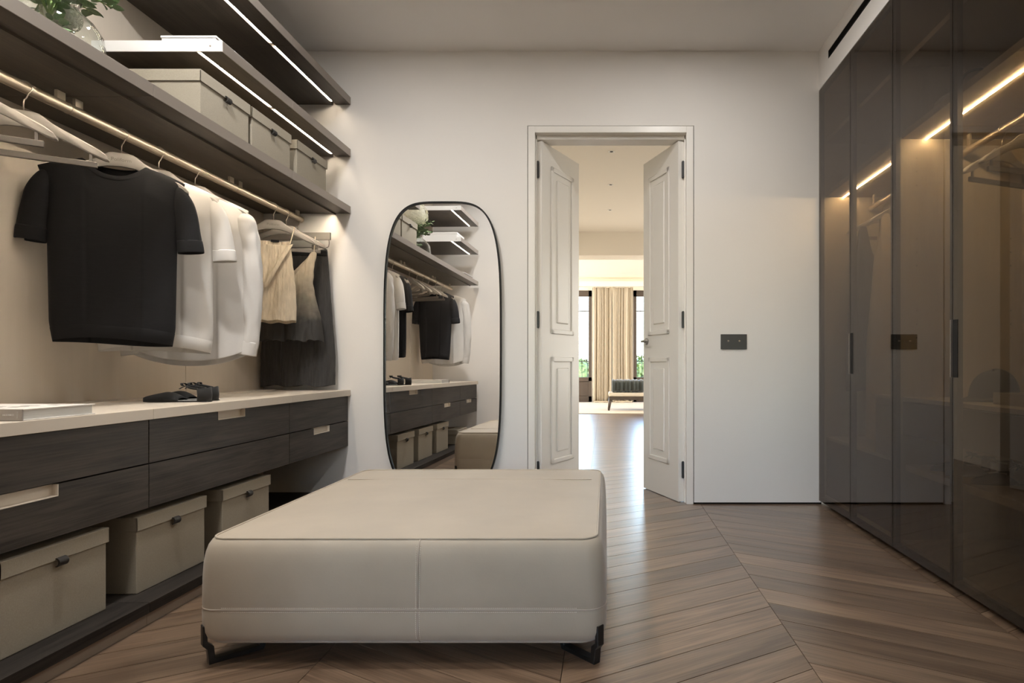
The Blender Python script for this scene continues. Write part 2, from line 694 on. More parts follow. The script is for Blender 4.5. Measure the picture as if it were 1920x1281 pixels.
# room behind the camera: side walls, end wall with a window
bm = newbm()
add_box(bm, (-2.2, -3.0, 0), (-2.1, YN - .18, HC))
add_box(bm, (2.1, -3.0, 0), (2.2, YN - .18, HC))
add_box(bm, (-2.2, -3.1, 0), (-.5, -2.95, HC))
add_box(bm, (.7, -3.1, 0), (2.2, -2.95, HC))
add_box(bm, (-.5, -3.1, 0), (.7, -2.95, .9))
add_box(bm, (-.5, -3.1, 2.2), (.7, -2.95, HC))
add_box(bm, (-2.2, -3.1, HC), (2.2, .0, HC + .1))
struct(obj('wall_anteroom', bm, M_WALL))
bm = newbm()
add_box(bm, (-.5, -3.05, .9), (-.45, -2.99, 2.2))
add_box(bm, (.65, -3.05, .9), (.7, -2.99, 2.2))
add_box(bm, (-.5, -3.05, .9), (.7, -2.99, .95))
add_box(bm, (-.5, -3.05, 2.15), (.7, -2.99, 2.2))
w3 = struct(obj('window_3', bm, M_TRIM))
box('pane', M_CLEAR, (-.45, -3.023, .95), (.65, -3.018, 2.15), w3)

# ------------------------------------------------------------------ far room shell
FZ = 2.98
bm = newbm()
add_box(bm, (-4.2, YB + .16, 0), (-4.0, 15.0, FZ))
add_box(bm, (4.5, YB + .16, 0), (4.7, 15.0, FZ))
add_box(bm, (-4.2, YB + .0, 0), (-2.4, YB + .16, FZ))
add_box(bm, (2.3, YB + .0, 0), (4.7, YB + .16, FZ))
add_box(bm, (-2.4, YB + .0805, HC), (2.3, YB + .16, FZ))
struct(obj('wall_far_sides', bm, M_FARW))
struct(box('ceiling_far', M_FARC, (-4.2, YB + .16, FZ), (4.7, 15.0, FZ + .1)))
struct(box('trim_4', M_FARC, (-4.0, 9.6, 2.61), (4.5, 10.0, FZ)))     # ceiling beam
struct(box('wall_corridor', M_FARW, (-.95, 5.15, 0), (-.585, 10.6, FZ)))
YF = 14.8
WINX = [(-1.75, -.335), (.66, 2.05)]
bm = newbm()
add_box(bm, (-4.2, YF, 0), (WINX[0][0], YF + .2, 2.70))
add_box(bm, (WINX[0][1], YF, 0), (WINX[1][0], YF + .2, 2.70))
add_box(bm, (WINX[1][1], YF, 0), (4.7, YF + .2, 2.70))
add_box(bm, (-4.2, YF, 2.70), (4.7, YF + .2, FZ))
struct(obj('wall_far', bm, M_FARW))
# light cove above the curtains
bm = newbm()
add_box(bm, (-4.0, YF - .42, 2.76), (4.5, YF - .40, 2.86))
add_box(bm, (-4.0, YF - .42, 2.745), (4.5, YF - .26, 2.76))
cv = struct(obj('trim_5', bm, M_FARW))
box('led_strip', M_LEDC, (-3.9, YF - .385, 2.765), (4.4, YF - .36, 2.772), cv)

for i, (a, b) in enumerate(WINX):
    bm = newbm()
    s = .085
    add_box(bm, (a, YF + .05, 0), (a + s, YF + .12, 2.70), .004)
    add_box(bm, (b - s, YF + .05, 0), (b, YF + .12, 2.70), .004)
    add_box(bm, (a, YF + .05, 2.55), (b, YF + .12, 2.70), .004)
    add_box(bm, (a, YF + .05, 0), (b, YF + .12, .14), .004)
    add_box(bm, (a, YF + .05, .50), (b, YF + .12, .60), .004)
    add_box(bm, ((a + b) / 2 - .06, YF + .05, 0), ((a + b) / 2 + .06, YF + .12, 2.70), .004)
    wn = struct(obj('window_%d' % (i + 1), bm, M_WBROWN))
    for u, v in ((a + s, (a + b) / 2 - .06), ((a + b) / 2 + .06, b - s)):
        box('lower_panel', M_WBROWN, (u, YF + .075, .14), (v, YF + .10, .50), wn, .008)
        box('glazing_bar', M_WBROWN, (u, YF + .07, 2.19), (v, YF + .10, 2.215), wn)
        box('pane', M_CLEAR, (u, YF + .083, .60), (v, YF + .088, 2.55), wn)

# outside: balcony rail and trees
br = thing('balcony_railing', 'thin dark metal balcony railing outside the tall far windows', 'railing', (0, 15.7, .2))
struct(box('trim_6', M_FARW, (-3, YF + .2, -.3), (4, 16.0, 0)))
for z in (1.14, .98, .22):
    box('rail', M_BLACK, (-2.6, 15.69, z), (3.0, 15.715, z + .022), br)
for k in range(40):
    x = -2.58 + k * .14
    box('baluster', M_BLACK, (x, 15.697, .0), (x + .014, 15.709, 1.14), br)
rnd = random.Random(11)
tl = ['round light green treetop behind the railing in the left far window',
      'bushy green treetop behind the railing in the right far window',
      'distant green treetop far to the left outside the windows',
      'distant green treetop far to the right outside the windows']
for i, (tx, ty, tz, r) in enumerate(((-1.15, 21.5, .30, 1.05), (1.5, 21.5, .36, 1.05), (-3.6, 23.5, .3, 1.3), (4.0, 23.5, .3, 1.3))):
    t = thing('tree', tl[i], 'tree', (tx, ty, -6), group='treetops beyond the balcony')
    bm = newbm()
    bmesh.ops.create_icosphere(bm, subdivisions=3, radius=1)
    for v in bm.verts:
        k = 1 + .22 * noise.noise(v.co * 2.2 + Vector((i * 7, 0, 0))) + .08 * noise.noise(v.co * 6)
        v.co = Vector((tx, ty, tz)) + Vector((v.co.x * r, v.co.y * r, v.co.z * r * .8)) * k * .93
    obj('crown', bm, M_TREE, t, smooth=True)
    bm = newbm()
    for k in range(1500):
        d = Vector((rnd.gauss(0, 1), rnd.gauss(0, 1), rnd.gauss(0, 1))).normalized()
        k2 = 1 + .22 * noise.noise(d * 2.2 + Vector((i * 7, 0, 0)))
        p = Vector((tx, ty, tz)) + Vector((d.x * r, d.y * r, d.z * r * .8)) * k2 * rnd.uniform(.88, 1.04)
        a = Vector((rnd.gauss(0, 1), rnd.gauss(0, 1), rnd.gauss(0, 1))).normalized()
        b = a.cross(d).normalized()
        q = rnd.uniform(.05, .09)
        bm.faces.new([bm.verts.new(p + a * q), bm.verts.new(p + b * q * .6), bm.verts.new(p - a * q), bm.verts.new(p - b * q * .6)])
    obj('foliage', bm, M_TREE, t, kind='stuff')
    bm = newbm()
    add_tube(bm, [(tx, ty, -6), (tx + .1, ty, -3), (tx, ty, tz)], [.2, .16, .1])
    obj('trunk', bm, M_WBROWN, t, smooth=True)

# ------------------------------------------------------------------ far room furniture
tag(box('rug', M_RUG, (-3.2, 11.2, 0), (3.6, 14.55, .012)), 'large pale beige rug on the far room floor', 'rug')


def curtain(label, x0, x1, ph):
    t = thing('curtain', label, 'curtain', ((x0 + x1) / 2, YF - .2, 0), group='curtains between the far windows')
    bm = newbm()
    n, m = 150, 24
    rows = []
    for j in range(m + 1):
        v = j / m
        z = 2.74 * (1 - v) + .012
        row = []
        for i in range(n + 1):
            u = i / n
            x = x0 + (x1 - x0) * (u + .012 * sin(5 * v + ph) * sin(pi * u))
            uu = u + .05 * sin(2 * pi * u * 1.7 + ph) + .02 * sin(2 * pi * u * 4.1 + 3 * ph + .6 * v)
            d = .05 * sin(2 * pi * uu * 5 + ph) * (.6 + .4 * sin(9 * u + ph)) + .020 * sin(2 * pi * uu * 13 + 2 * ph + v)
            d *= .55 + .45 * v
            if v > .965:
                d *= 1.6
                z2 = z + .0
            row.append((x, YF - .20 + d, z))
        rows.append(row)
    add_rings(bm, rows, False)
    obj('cloth', bm, M_CURT, t, smooth=True, mods=(('SOLIDIFY', dict(thickness=.004)),))
    bm = newbm()
    for k in range(9):
        cx = x0 + .08 + (x1 - x0 - .16) * (k + .5) / 9
        pts = [(cx + .07 * cos(a), YF - .22 + .10 * sin(a) * (1 if sin(a) < 0 else .3), .028 + .008 * sin(3 * a + k)) for a in [2 * pi * q / 10 for q in range(11)]]
        add_tube(bm, pts, .014, 6)
    obj('pooled_hem', bm, M_CURT, t, smooth=True)
    box('curtain_track', M_FARW, (x0, YF - .21, 2.735), (x1, YF - .19, 2.743), t)


curtain('left half of the pleated beige floor-length curtain pair in far room', -.315, .125, .4)
curtain('right half of the pleated beige floor-length curtain pair in far room', .165, .645, 2.1)

bn = thing('upholstered_bench', 'low dark wood bench with cream pad under a dark throw, far room', 'bench', (.85, 12.1, 0))
BX0, BX1, BY0, BY1 = .06, 1.75, 11.85, 12.4
box('frame', M_BENCHW, (BX0, BY0, .215), (BX1, BY1, .285), bn, .006)
for lx in (BX0 + .03, BX1 - .03):
    for ly in (BY0 + .04, BY1 - .04):
        bm = newbm()
        s = -1 if lx < 1 else 1
        add_tube(bm, [(lx, ly, .25), (lx + s * .035, ly, .012)], [.034, .02], 8)
        obj('leg', bm, M_BENCHW, bn, smooth=True)
bm = newbm()
add_box(bm, (BX0 - .01, BY0 - .01, .285), (BX1 + .01, BY1 + .01, .36), .02)
obj('seat_pad', bm, M_BENCHC, bn)
bm = newbm()
rows = []
for i in range(131):
    u = i / 130
    x = BX0 + .06 + (BX1 - BX0 - .06) * u
    f = .012 * sin(u * 130) + .008 * sin(u * 71 + 1)
    ring = []
    for k in range(24):
        a = 2 * pi * k / 24
        ring.append((x, (BY0 + BY1) / 2 + math.copysign(abs(cos(a)) ** .5, cos(a)) * (.285 + f), .490 + math.copysign(abs(sin(a)) ** .5, sin(a)) * (.118 + f * .5)))
    rows.append(ring)
add_rings(bm, rows, True, True, True)
tag(obj('gathered_cushion', bm, M_THROW, None, smooth=True), 'gathered dark green velvet cushion lying on the far bench', 'cushion')
for i, yy in enumerate((6.0, 7.1, 8.26)):
    t = thing('recessed_spotlight', ('recessed ceiling spot nearest the doorway in far room', 'middle recessed ceiling spot of three in far room', 'recessed ceiling spot farthest from the doorway, before beam')[i], 'spotlight', (.055, yy, FZ), group='far room ceiling spots')
    bm = newbm()
    add_lathe(bm, [(.018, -.001), (.034, -.003), (.034, 0), (.018, 0)], 16, (.055, yy, FZ))
    obj('ring', bm, M_TRIM, t)
    bm = newbm()
    add_lathe(bm, [(.0001, -.0006), (.018, -.0006), (.018, 0), (.0001, 0)], 16, (.055, yy, FZ))
    obj('lens', bm, M_GAP, t)


# ------------------------------------------------------------------ double door
def leaf(name, px, alpha, sgn):
    """local: x along the leaf from the hinge, y = thickness (0 = face towards this room), z up"""
    L, T, Z0, Z1 = .475, .044, .004, 2.345
    bm = newbm()
    add_box(bm, (-.032, -T / 2, Z0), (L, T / 2, Z1), .002)
    d = struct(obj(name, bm, M_TRIM, None, False))
    d.location = (px, YB + .09, 0)
    # leaf direction in plan
    d.rotation_euler = (0, 0, (pi / 2 - alpha) if sgn > 0 else (pi / 2 + alpha))
    for face in (-1, 1):
        y0 = face * T / 2
        for za, zb in ((.23, .945), (1.10, 2.215)):
            bm = newbm()
            xa, xb = .085, L - .085
            for lo, hi in (((xa, za), (xb, za + .032)), ((xa, zb - .032), (xb, zb)), ((xa, za), (xa + .032, zb)), ((xb - .032, za), (xb, zb))):
                add_box(bm, (lo[0], min(y0, y0 + face * .007), lo[1]), (hi[0], max(y0, y0 + face * .007), hi[1]), .005, 3)
            obj('moulding', bm, M_TRIM, d, False)
            bm = newbm()
            q = .075
            add_box(bm, (xa + q, min(y0 - face * .004, y0 + face * .0055), za + q), (xb - q, max(y0 - face * .004, y0 + face * .0055), zb - q), .008, 3)
            obj('raised_field', bm, M_TRIM, d, False)
    return d, L, T


dl, LL, TT = leaf('door_1', -.422, radians(26), 1)
dr, LL, TT = leaf('door_2', .478, radians(23), -1)
for dd, xx in ((dl, -.4405), (dr, .5005)):
    for z in (.212, 1.186, 2.16):
        bm = newbm()
        pts = []
        for k in range(24):
            a = 2 * pi * k / 24
            pts.append((xx + .0085 * cos(a), z + .0085 * sin(a) + (.047 if sin(a) > 0 else -.047)))
        add_prism(bm, pts, 'Y', YB + .047, YB + .062, .002)
        o = obj('hinge', bm, M_BLACK, fr)
bm = newbm()
yh = TT / 2
for sy in (-1, 1):
    t = bmesh.new()
    add_lathe(t, [(.0001, 0), (.024, 0), (.024, .008), (.0001, .008)], 20)
    join(bm, t, Matrix.Translation((LL - .055, sy * yh, 1.06)) @ Matrix.Rotation(-sy * pi / 2, 4, 'X'))
    add_tube(bm, [(LL - .055, sy * yh, 1.06), (LL - .055, sy * (yh + .045), 1.06), (LL - .075, sy * (yh + .052), 1.06), (LL - .17, sy * (yh + .052), 1.06)], .0085, 10)
obj('lever_handle', bm, M_STEEL, dr, False, smooth=True)

sp = thing('wall_socket_plate', 'dark rectangular double switch plate on the white wall beside door', 'switch plate', (.8175, YB, .99))
box('plate', M_PLATE, (.734, YB - .008, .992), (.901, YB + .001, 1.088), sp, .002)
for x in (.782, .853):
    bm = newbm()
    t = bmesh.new()
    add_lathe(t, [(.0001, .010), (.0045, .010), (.006, 0), (.0001, 0)], 14)
    join(bm, t, Matrix.Translation((x, YB - .008, 1.045)) @ Matrix.Rotation(pi / 2, 4, 'X'))
    obj('toggle', bm, M_RAIL, sp, smooth=True)

# ------------------------------------------------------------------ leaning mirror
MA, MB_, MZ = .3755, .925, 1.005
mr_ = thing('wall_mirror', 'tall rounded mirror with a thin black frame against the back wall', 'mirror', (-1.037, 3.896, MZ))
mr_.rotation_euler = (radians(-.245), 0, radians(-1.08))


def sup(a, b, n, N=120):
    pts = []
    for k in range(N):
        t = 2 * pi * k / N
        c, s = cos(t), sin(t)
        pts.append((a * math.copysign(abs(c) ** (2 / n), c), b * math.copysign(abs(s) ** (2 / n), s)))
    return pts


bm = newbm()
add_prism(bm, sup(MA - .006, MB_ - .006, 4.0), 'Y', 0, .012)
obj('glass', bm, M_MIRROR, mr_, False)
bm = newbm()
o_, i_ = sup(MA, MB_, 4.0), sup(MA - .009, MB_ - .009, 4.0)
rings = [[(p[0], y, p[1]) for p in q] for q, y in ((o_, .014), (o_, -.012), (i_, -.012), (i_, .002))]
add_rings(bm, rings)
obj('frame', bm, M_MFRAME, mr_, False)

# ------------------------------------------------------------------ left wall unit
XBK = XL + .013      # face of the back panels


def shelf(label, y_joints, z0, z1, led='down', caps=(), holes=True):
    """a wall shelf made of one board per module with a grooved underside and a light strip in the groove"""
    ya, yb = y_joints[-1], y_joints[0]
    t = thing('wall_shelf', label, 'shelf', (XL + .2, (ya + yb) / 2, z0))
    xg = -1.734
    for b, a in zip(y_joints[:-1], y_joints[1:]):
        prof = [(XBK, z0), (xg - .008, z0), (xg - .008, z0 + .012), (xg + .008, z0 + .012), (xg + .008, z0), (XS - .003, z0), (XS - .003, z1), (XBK, z1)]
        bm = newbm()
        add_prism(bm, prof, 'Y', a + .0008, b - .0008)
        o = obj('board', bm, M_SHELF, t)
        box('front_edge', M_EDGE, (XS - .004, a + .0008, z0 + .0005), (XS, b - .0008, z1), o, .0006)
        # strip in its groove
        if led == 'down':
            box('led_strip', M_LEDW, (xg - .0026, a + .02, z0 + .003), (xg + .0026, b - (.02 if b < 3.9 else .045), z0 + .0095), t)
        else:
            bm = newbm()
            add_prism(bm, [(xg - .007, z0 + .0115), (xg + .0078, z0 + .0115), (xg + .0078, z0 - .009), (xg + .0062, z0 - .009), (xg + .0055, z0 - .001)], 'Y', a + .0008, b - .0008)
            s = obj('led_profile', bm, M_RAILD, t)
            bm = newbm()
            v = [bm.verts.new(p) for p in ((xg - .0064, a + .02, z0 + .0105), (xg + .0030, a + .02, z0 + .001), (xg + .0030, b - .05, z0 + .001), (xg - .0064, b - .05, z0 + .0105))]
            v2 = [bm.verts.new(q.co + Vector((-.0006, 0, -.0006))) for q in v]
            bm.faces.new(v2)
            bm.faces.new(v[::-1])
            for i in range(4):
                j = (i + 1) % 4
                bm.faces.new((v[i], v[j], v2[j], v2[i]))
            obj('led_strip', bm, M_LEDB, t)
    for yc, sg in caps:
        o = box('end_cap', M_CAP, (XBK, min(yc, yc + sg * .004), z0), (XS, max(yc, yc + sg * .004), z1 + .001), t, .0008)
        for x in (XBK + .05, XS - .05):
            bm = newbm()
            q = bmesh.new()
            add_lathe(q, [(.0001, .001), (.004, .001), (.004, 0), (.0001, 0)], 12)
            join(bm, q, Matrix.Translation((x, yc + sg * .004, (z0 + z1) / 2)) @ Matrix.Rotation(-sg * pi / 2, 4, 'X'))
            obj('screw', bm, M_HANDLE, o)
    return t


shelf('long dark wooden shelf carrying the flower vase above the clothes rail', YM, 1.859, 1.904, 'back')
shelf('dark shelf with light strip above the fabric boxes near the mirror', [3.921, 3.195, 2.61], 2.224, 2.270, 'down', ((2.61, -1),))
shelf('topmost dark shelf with light strip, close under the ceiling', [3.921, 3.195, 2.61], 2.556, 2.602, 'down', ((2.61, -1),))
shelf('short dark shelf with a white box, visible in the mirror', [1.33, .58], 2.224, 2.270, 'down', ((1.33, 1),))
shelf('topmost short dark shelf, visible only in the mirror', [1.33, .58], 2.556, 2.602, 'down', ((1.33, 1),))

# counter
ct = thing('worktop', 'long beige worktop running over the dark drawer units', 'worktop', (-1.9, 2.2, .695))
for b, a in zip(YM[:-1], YM[1:]):
    box('slab', M_COUNTER, (XBK, a + .0008, .695), (XS, b - .0008, .733), ct, .0015)
    box('rear_strip', M_COUNTER, (XBK, a + .0008, .733), (XBK + .12, b - .0008, .739), ct, .0008)


def drawer_unit(label, y0, y1, notch):
    t = thing('drawer_unit', label, 'drawer unit', (-1.92, (y0 + y1) / 2, .376), group='wall-hung drawer units under the worktop')
    XF = -1.648
    bm = newbm()
    add_box(bm, (XBK, y0 + .001, .378), (XF - .021, y1 - .001, .694))
    obj('body', bm, M_DARKW, t)
    ym = (y0 + y1) / 2
    for k, (za, zb) in enumerate(((.376, .5325), (.5375, .6925))):
        bm = newbm()
        if k == notch:
            h, hw = .036, .097
            add_box(bm, (XF - .02, y0 + .002, za), (XF, y1 - .002, zb - h))
            add_box(bm, (XF - .02, y0 + .002, zb - h), (XF, ym - hw, zb))
            add_box(bm, (XF - .02, ym + hw, zb - h), (XF, y1 - .002, zb))
            bmesh.ops.remove_doubles(bm, verts=bm.verts, dist=1e-5)
        else:
            add_box(bm, (XF - .02, y0 + .002, za), (XF, y1 - .002, zb), .0008, 1)
        d = obj('drawer', bm, M_DARKW, t)
        if k == notch:
            bm = newbm()
            e = .0025
            add_box(bm, (XF - .0195, ym - hw, zb - h), (XF + .001, ym + hw, zb - h + e))
            add_box(bm, (XF - .0195, ym - hw, zb - h), (XF + .001, ym - hw + e, zb))
            add_box(bm, (XF - .0195, ym + hw - e, zb - h), (XF + .001, ym + hw, zb))
            add_box(bm, (XF - .0195, ym - hw, zb - h), (XF - .0165, ym + hw, zb))
            obj('handle_recess', bm, M_COUNTER, d)
    return t


drawer_unit('short dark oak drawer unit next to the back wall', YM[1], YM[0], 0)
drawer_unit('dark oak drawer unit below the black shoes, pull on top drawer', YM[2], YM[1], 1)
drawer_unit('dark oak drawer unit below the book at the left frame edge', YM[3], YM[2], 0)
drawer_unit('dark oak drawer unit farthest from the mirror, seen only reflected', YM[4], YM[3], 0)

pf = thing('base_platform', 'low dark oak platform on the floor carrying the fabric boxes', 'platform', (-1.87, 2.2, 0))
for b, a in ((3.921, 3.06), (3.06, 2.10), (2.10, 1.14), (1.14, .58)):
    box('board', M_DARKP, (XBK, a + .0008, .042), (-1.561, b - .0008, .078), pf, .0015)
    box('plinth', M_PLINTH, (XBK, a + .0008, .0), (-1.572, b - .0008, .042), pf)

# rail
XR, ZR = -1.93, 1.812
rl = thing('clothes_rail', 'round champagne metal clothes rail under the long shelf', 'clothes rail', (XR, 2.2, ZR))
RJ = [3.885, 3.195, 2.205, 1.30, .66]
for b, a in zip(RJ[:-1], RJ[1:]):
    bm = newbm()
    add_tube(bm, [(XR, a + .001, ZR), (XR, b - .001, ZR)], .0185, 24)
    auto(obj('rail_tube', bm, M_RAIL, rl))
    bm = newbm()
    add_tube(bm, [(XR, b - .006, ZR), (XR, b - .001, ZR)], .0200, 24)
    auto(obj('collar', bm, M_RAIL, rl))
for y in (3.84, 3.232, 3.158, 2.242, 2.168, 1.337, 1.263, .72):
    box('bracket', M_BRK, (XR - .006, y - .017, ZR + .010), (XR + .006, y + .017, 1.859), rl, .0015)


# ------------------------------------------------------------------ hangers
def hook_pts(r=.0215):
    pts = []
    for k in range(15):
        a = radians(200 - k * (200 + 52) / 14)
        pts.append((r * cos(a), 0, r * sin(a)))
    pts += [(.006, 0, -.036), (.0015, 0, -.042), (0, 0, -.05), (0, 0, -.09)]
    return pts


def hanger_half():
    return [(0, -.078), (.030, -.078), (.044, -.081), (.060, -.092), (.082, -.108), (.115, -.124), (.150, -.140),
            (.185, -.157), (.215, -.172), (.236, -.186), (.247, -.200), (.2465, -.207), (.236, -.207), (.215, -.200),
            (.185, -.188), (.150, -.172), (.115, -.156), (.080, -.143), (.045, -.134), (0, -.131)]


def make_hanger(label, bar=False, brand=True, yaw=0, loc=(0, 0, 0), group='greige hangers on the clothes rail', scale=1):
    t = thing('clothes_hanger', label, 'hanger', loc, yaw, group)
    h = hanger_half()
    h = [(x * .9, z) for x, z in h]
    out = h + [(-x, z) for x, z in h[-2:0:-1]]
    # body as stacked outlines: thicker towards the ends
    bm = newbm()
    n = len(out)

    def th(x):
        return .0065 + .011 * max(0, (abs(x) - .10) / .15) ** 1.3
    t2 = bmesh.new()
    cxz = [(x, z) for x, z in out]
    layers = []
    for f, ins in ((-1, .0035), (-.72, .0), (.72, .0), (1, .0035)):
        ring = []
        for i, (x, z) in enumerate(cxz):
            a, b = Vector(cxz[i - 1]), Vector(cxz[(i + 1) % n])
            tn = (b - a).normalized()
            nn = Vector((tn.y, -tn.x))
            p = Vector((x, z)) + nn * ins
            ring.append((p.x, f * th(x), p.y))
        layers.append(ring)
    vr = add_rings(bm, layers)
    # close both faces with quads between upper and lower outline
    m = len(h)
    top = list(range(0, 10))
    for L_ in (vr[0], vr[-1]):
        def upper(i):
            return L_[i] if i >= 0 else L_[n + i]
        # right half : indices 0..9 upper, 19..10 lower
        for i in range(9):
            a, b, c, d = L_[i], L_[i + 1], L_[m - 2 - i], L_[m - 1 - i]
            if c is not b:
                vv = [a, b, c, d]
                vv = list(dict.fromkeys(vv))
                try:
                    bm.faces.new(vv)
                except ValueError:
                    pass
        # left half mirrored: index of mirror of h[k] is n-k (k=1..m-2)

        def mi(k):
            return L_[0] if k == 0 else (L_[m - 1] if k == m - 1 else L_[n - k])
        for i in range(9):
            vv = list(dict.fromkeys([mi(i), mi(i + 1), mi(m - 2 - i), mi(m - 1 - i)]))
            try:
                bm.faces.new(vv)
            except ValueError:
                pass
    t2.free()
    auto(obj('shoulder_bar', bm, M_HANG, t, False), 35)
    bm = newbm()
    add_tube(bm, hook_pts(), .0021, 8)
    obj('hook', bm, M_WIRE, t, False, smooth=True)
    if brand:
        bm = text_bm('Poliform', .019)
        bmesh.ops.transform(bm, matrix=Matrix.Translation((0, -.0070, -.106)) @ Matrix.Rotation(pi / 2, 4, 'X'), verts=bm.verts)
        obj('lettering', bm, M_LETTERD, t, False)
    if bar:
        bm = newbm()
        add_box(bm, (-.19, -.006, -.236), (.19, .006, -.216), .0015)
        for s in (-1, 1):
            add_box(bm, (s * .172 - .004, -.004, -.222), (s * .172 + .004, .004, -.186))
        obj('trouser_bar', bm, M_HANGB, t, False)
    return t


# ------------------------------------------------------------------ garments
def sheet(W, zf, zb, zh, D, fold=None, nx=56, nv=44, seed=0, crinkle=0.0, ck=(60, 12), edge=3.0, openside=False):
    """front and back cloth sheets joined along sides and shoulders; u in -1..1, v in 0..1 (top to hem)"""
    bm = newbm()
    grids = []
    for s in (-1, 1):
        g = []
        for j in range(nv + 1):
            v = j / nv
            row = []
            for i in range(nx + 1):
                u = -1 + 2 * i / nx
                x = u * W(v)
                zt = zf(u) if s < 0 else zb(u)
                z = zt + (zh(u, s) - zt) * v
                pr = max(0, 1 - abs(u) ** edge) ** .5
                y = D(u, v) * pr
                if fold:
                    y += fold(x, v, s) * pr
                if crinkle:
                    q = noise.noise(Vector((x * ck[0], s * 3.1 + seed, z * ck[1])))
                    q2 = noise.noise(Vector((x * ck[0] * 2.1, s * 5.1 + seed, z * ck[1] * 2)))
                    y += crinkle * (q + .5 * q2) * pr
                    x += crinkle * .35 * noise.noise(Vector((x * 20, seed, z * 25)))
                row.append(bm.verts.new((x, s * y, z)))
            g.append(row)
        grids.append(g)
        for a, b in zip(g, g[1:]):
            for i in range(nx):
                f = (a[i], a[i + 1], b[i + 1], b[i])
                bm.faces.new(f if s < 0 else f[::-1])
    bmesh.ops.remove_doubles(bm, verts=bm.verts, dist=2e-4)
    return bm


def sleeve(path, rin, rdep, n=20, wr=0.0, seed=0):
    """cloth tube along a path in the XZ plane; rin: half width in the plane, rdep: half depth"""
    bm = newbm()
    P = [Vector((p[0], p[2] if len(p) > 2 else 0, p[1])) for p in path]
    rings = []
    for i, p in enumerate(P):
        t = (P[min(i + 1, len(P) - 1)] - P[max(i - 1, 0)]).normalized()
        nn = Vector((-t.z, 0, t.x)).normalized()
        ring = []
        for k in range(n):
            a = 2 * pi * k / n
            q = 1 + wr * noise.noise(Vector((cos(a) * 2, sin(a) * 2 + seed, i * .5)))
            ring.append(p + nn * rin[i] * cos(a) * q + Vector((0, 1, 0)) * rdep[i] * sin(a) * q)
        rings.append(ring)
    add_rings(bm, rings)
    return bm


def smoothpath(pts, n):
    out = []
    P = [Vector(p) for p in pts]
    for i in range(n + 1):
        t = i / n * (len(P) - 1)
        k = min(int(t), len(P) - 2)
        f = t - k
        p0, p1, p2, p3 = P[max(k - 1, 0)], P[k], P[k + 1], P[min(k + 2, len(P) - 1)]
        out.append(tuple(.5 * ((2 * p1) + (-p0 + p2) * f + (2 * p0 - 5 * p1 + 4 * p2 - p3) * f * f + (-p0 + 3 * p1 - 3 * p2 + p3) * f ** 3)))
    return out


SOL = (('SOLIDIFY', dict(thickness=.0025, offset=0)), ('SUBSURF', dict(levels=1, render_levels=1)))


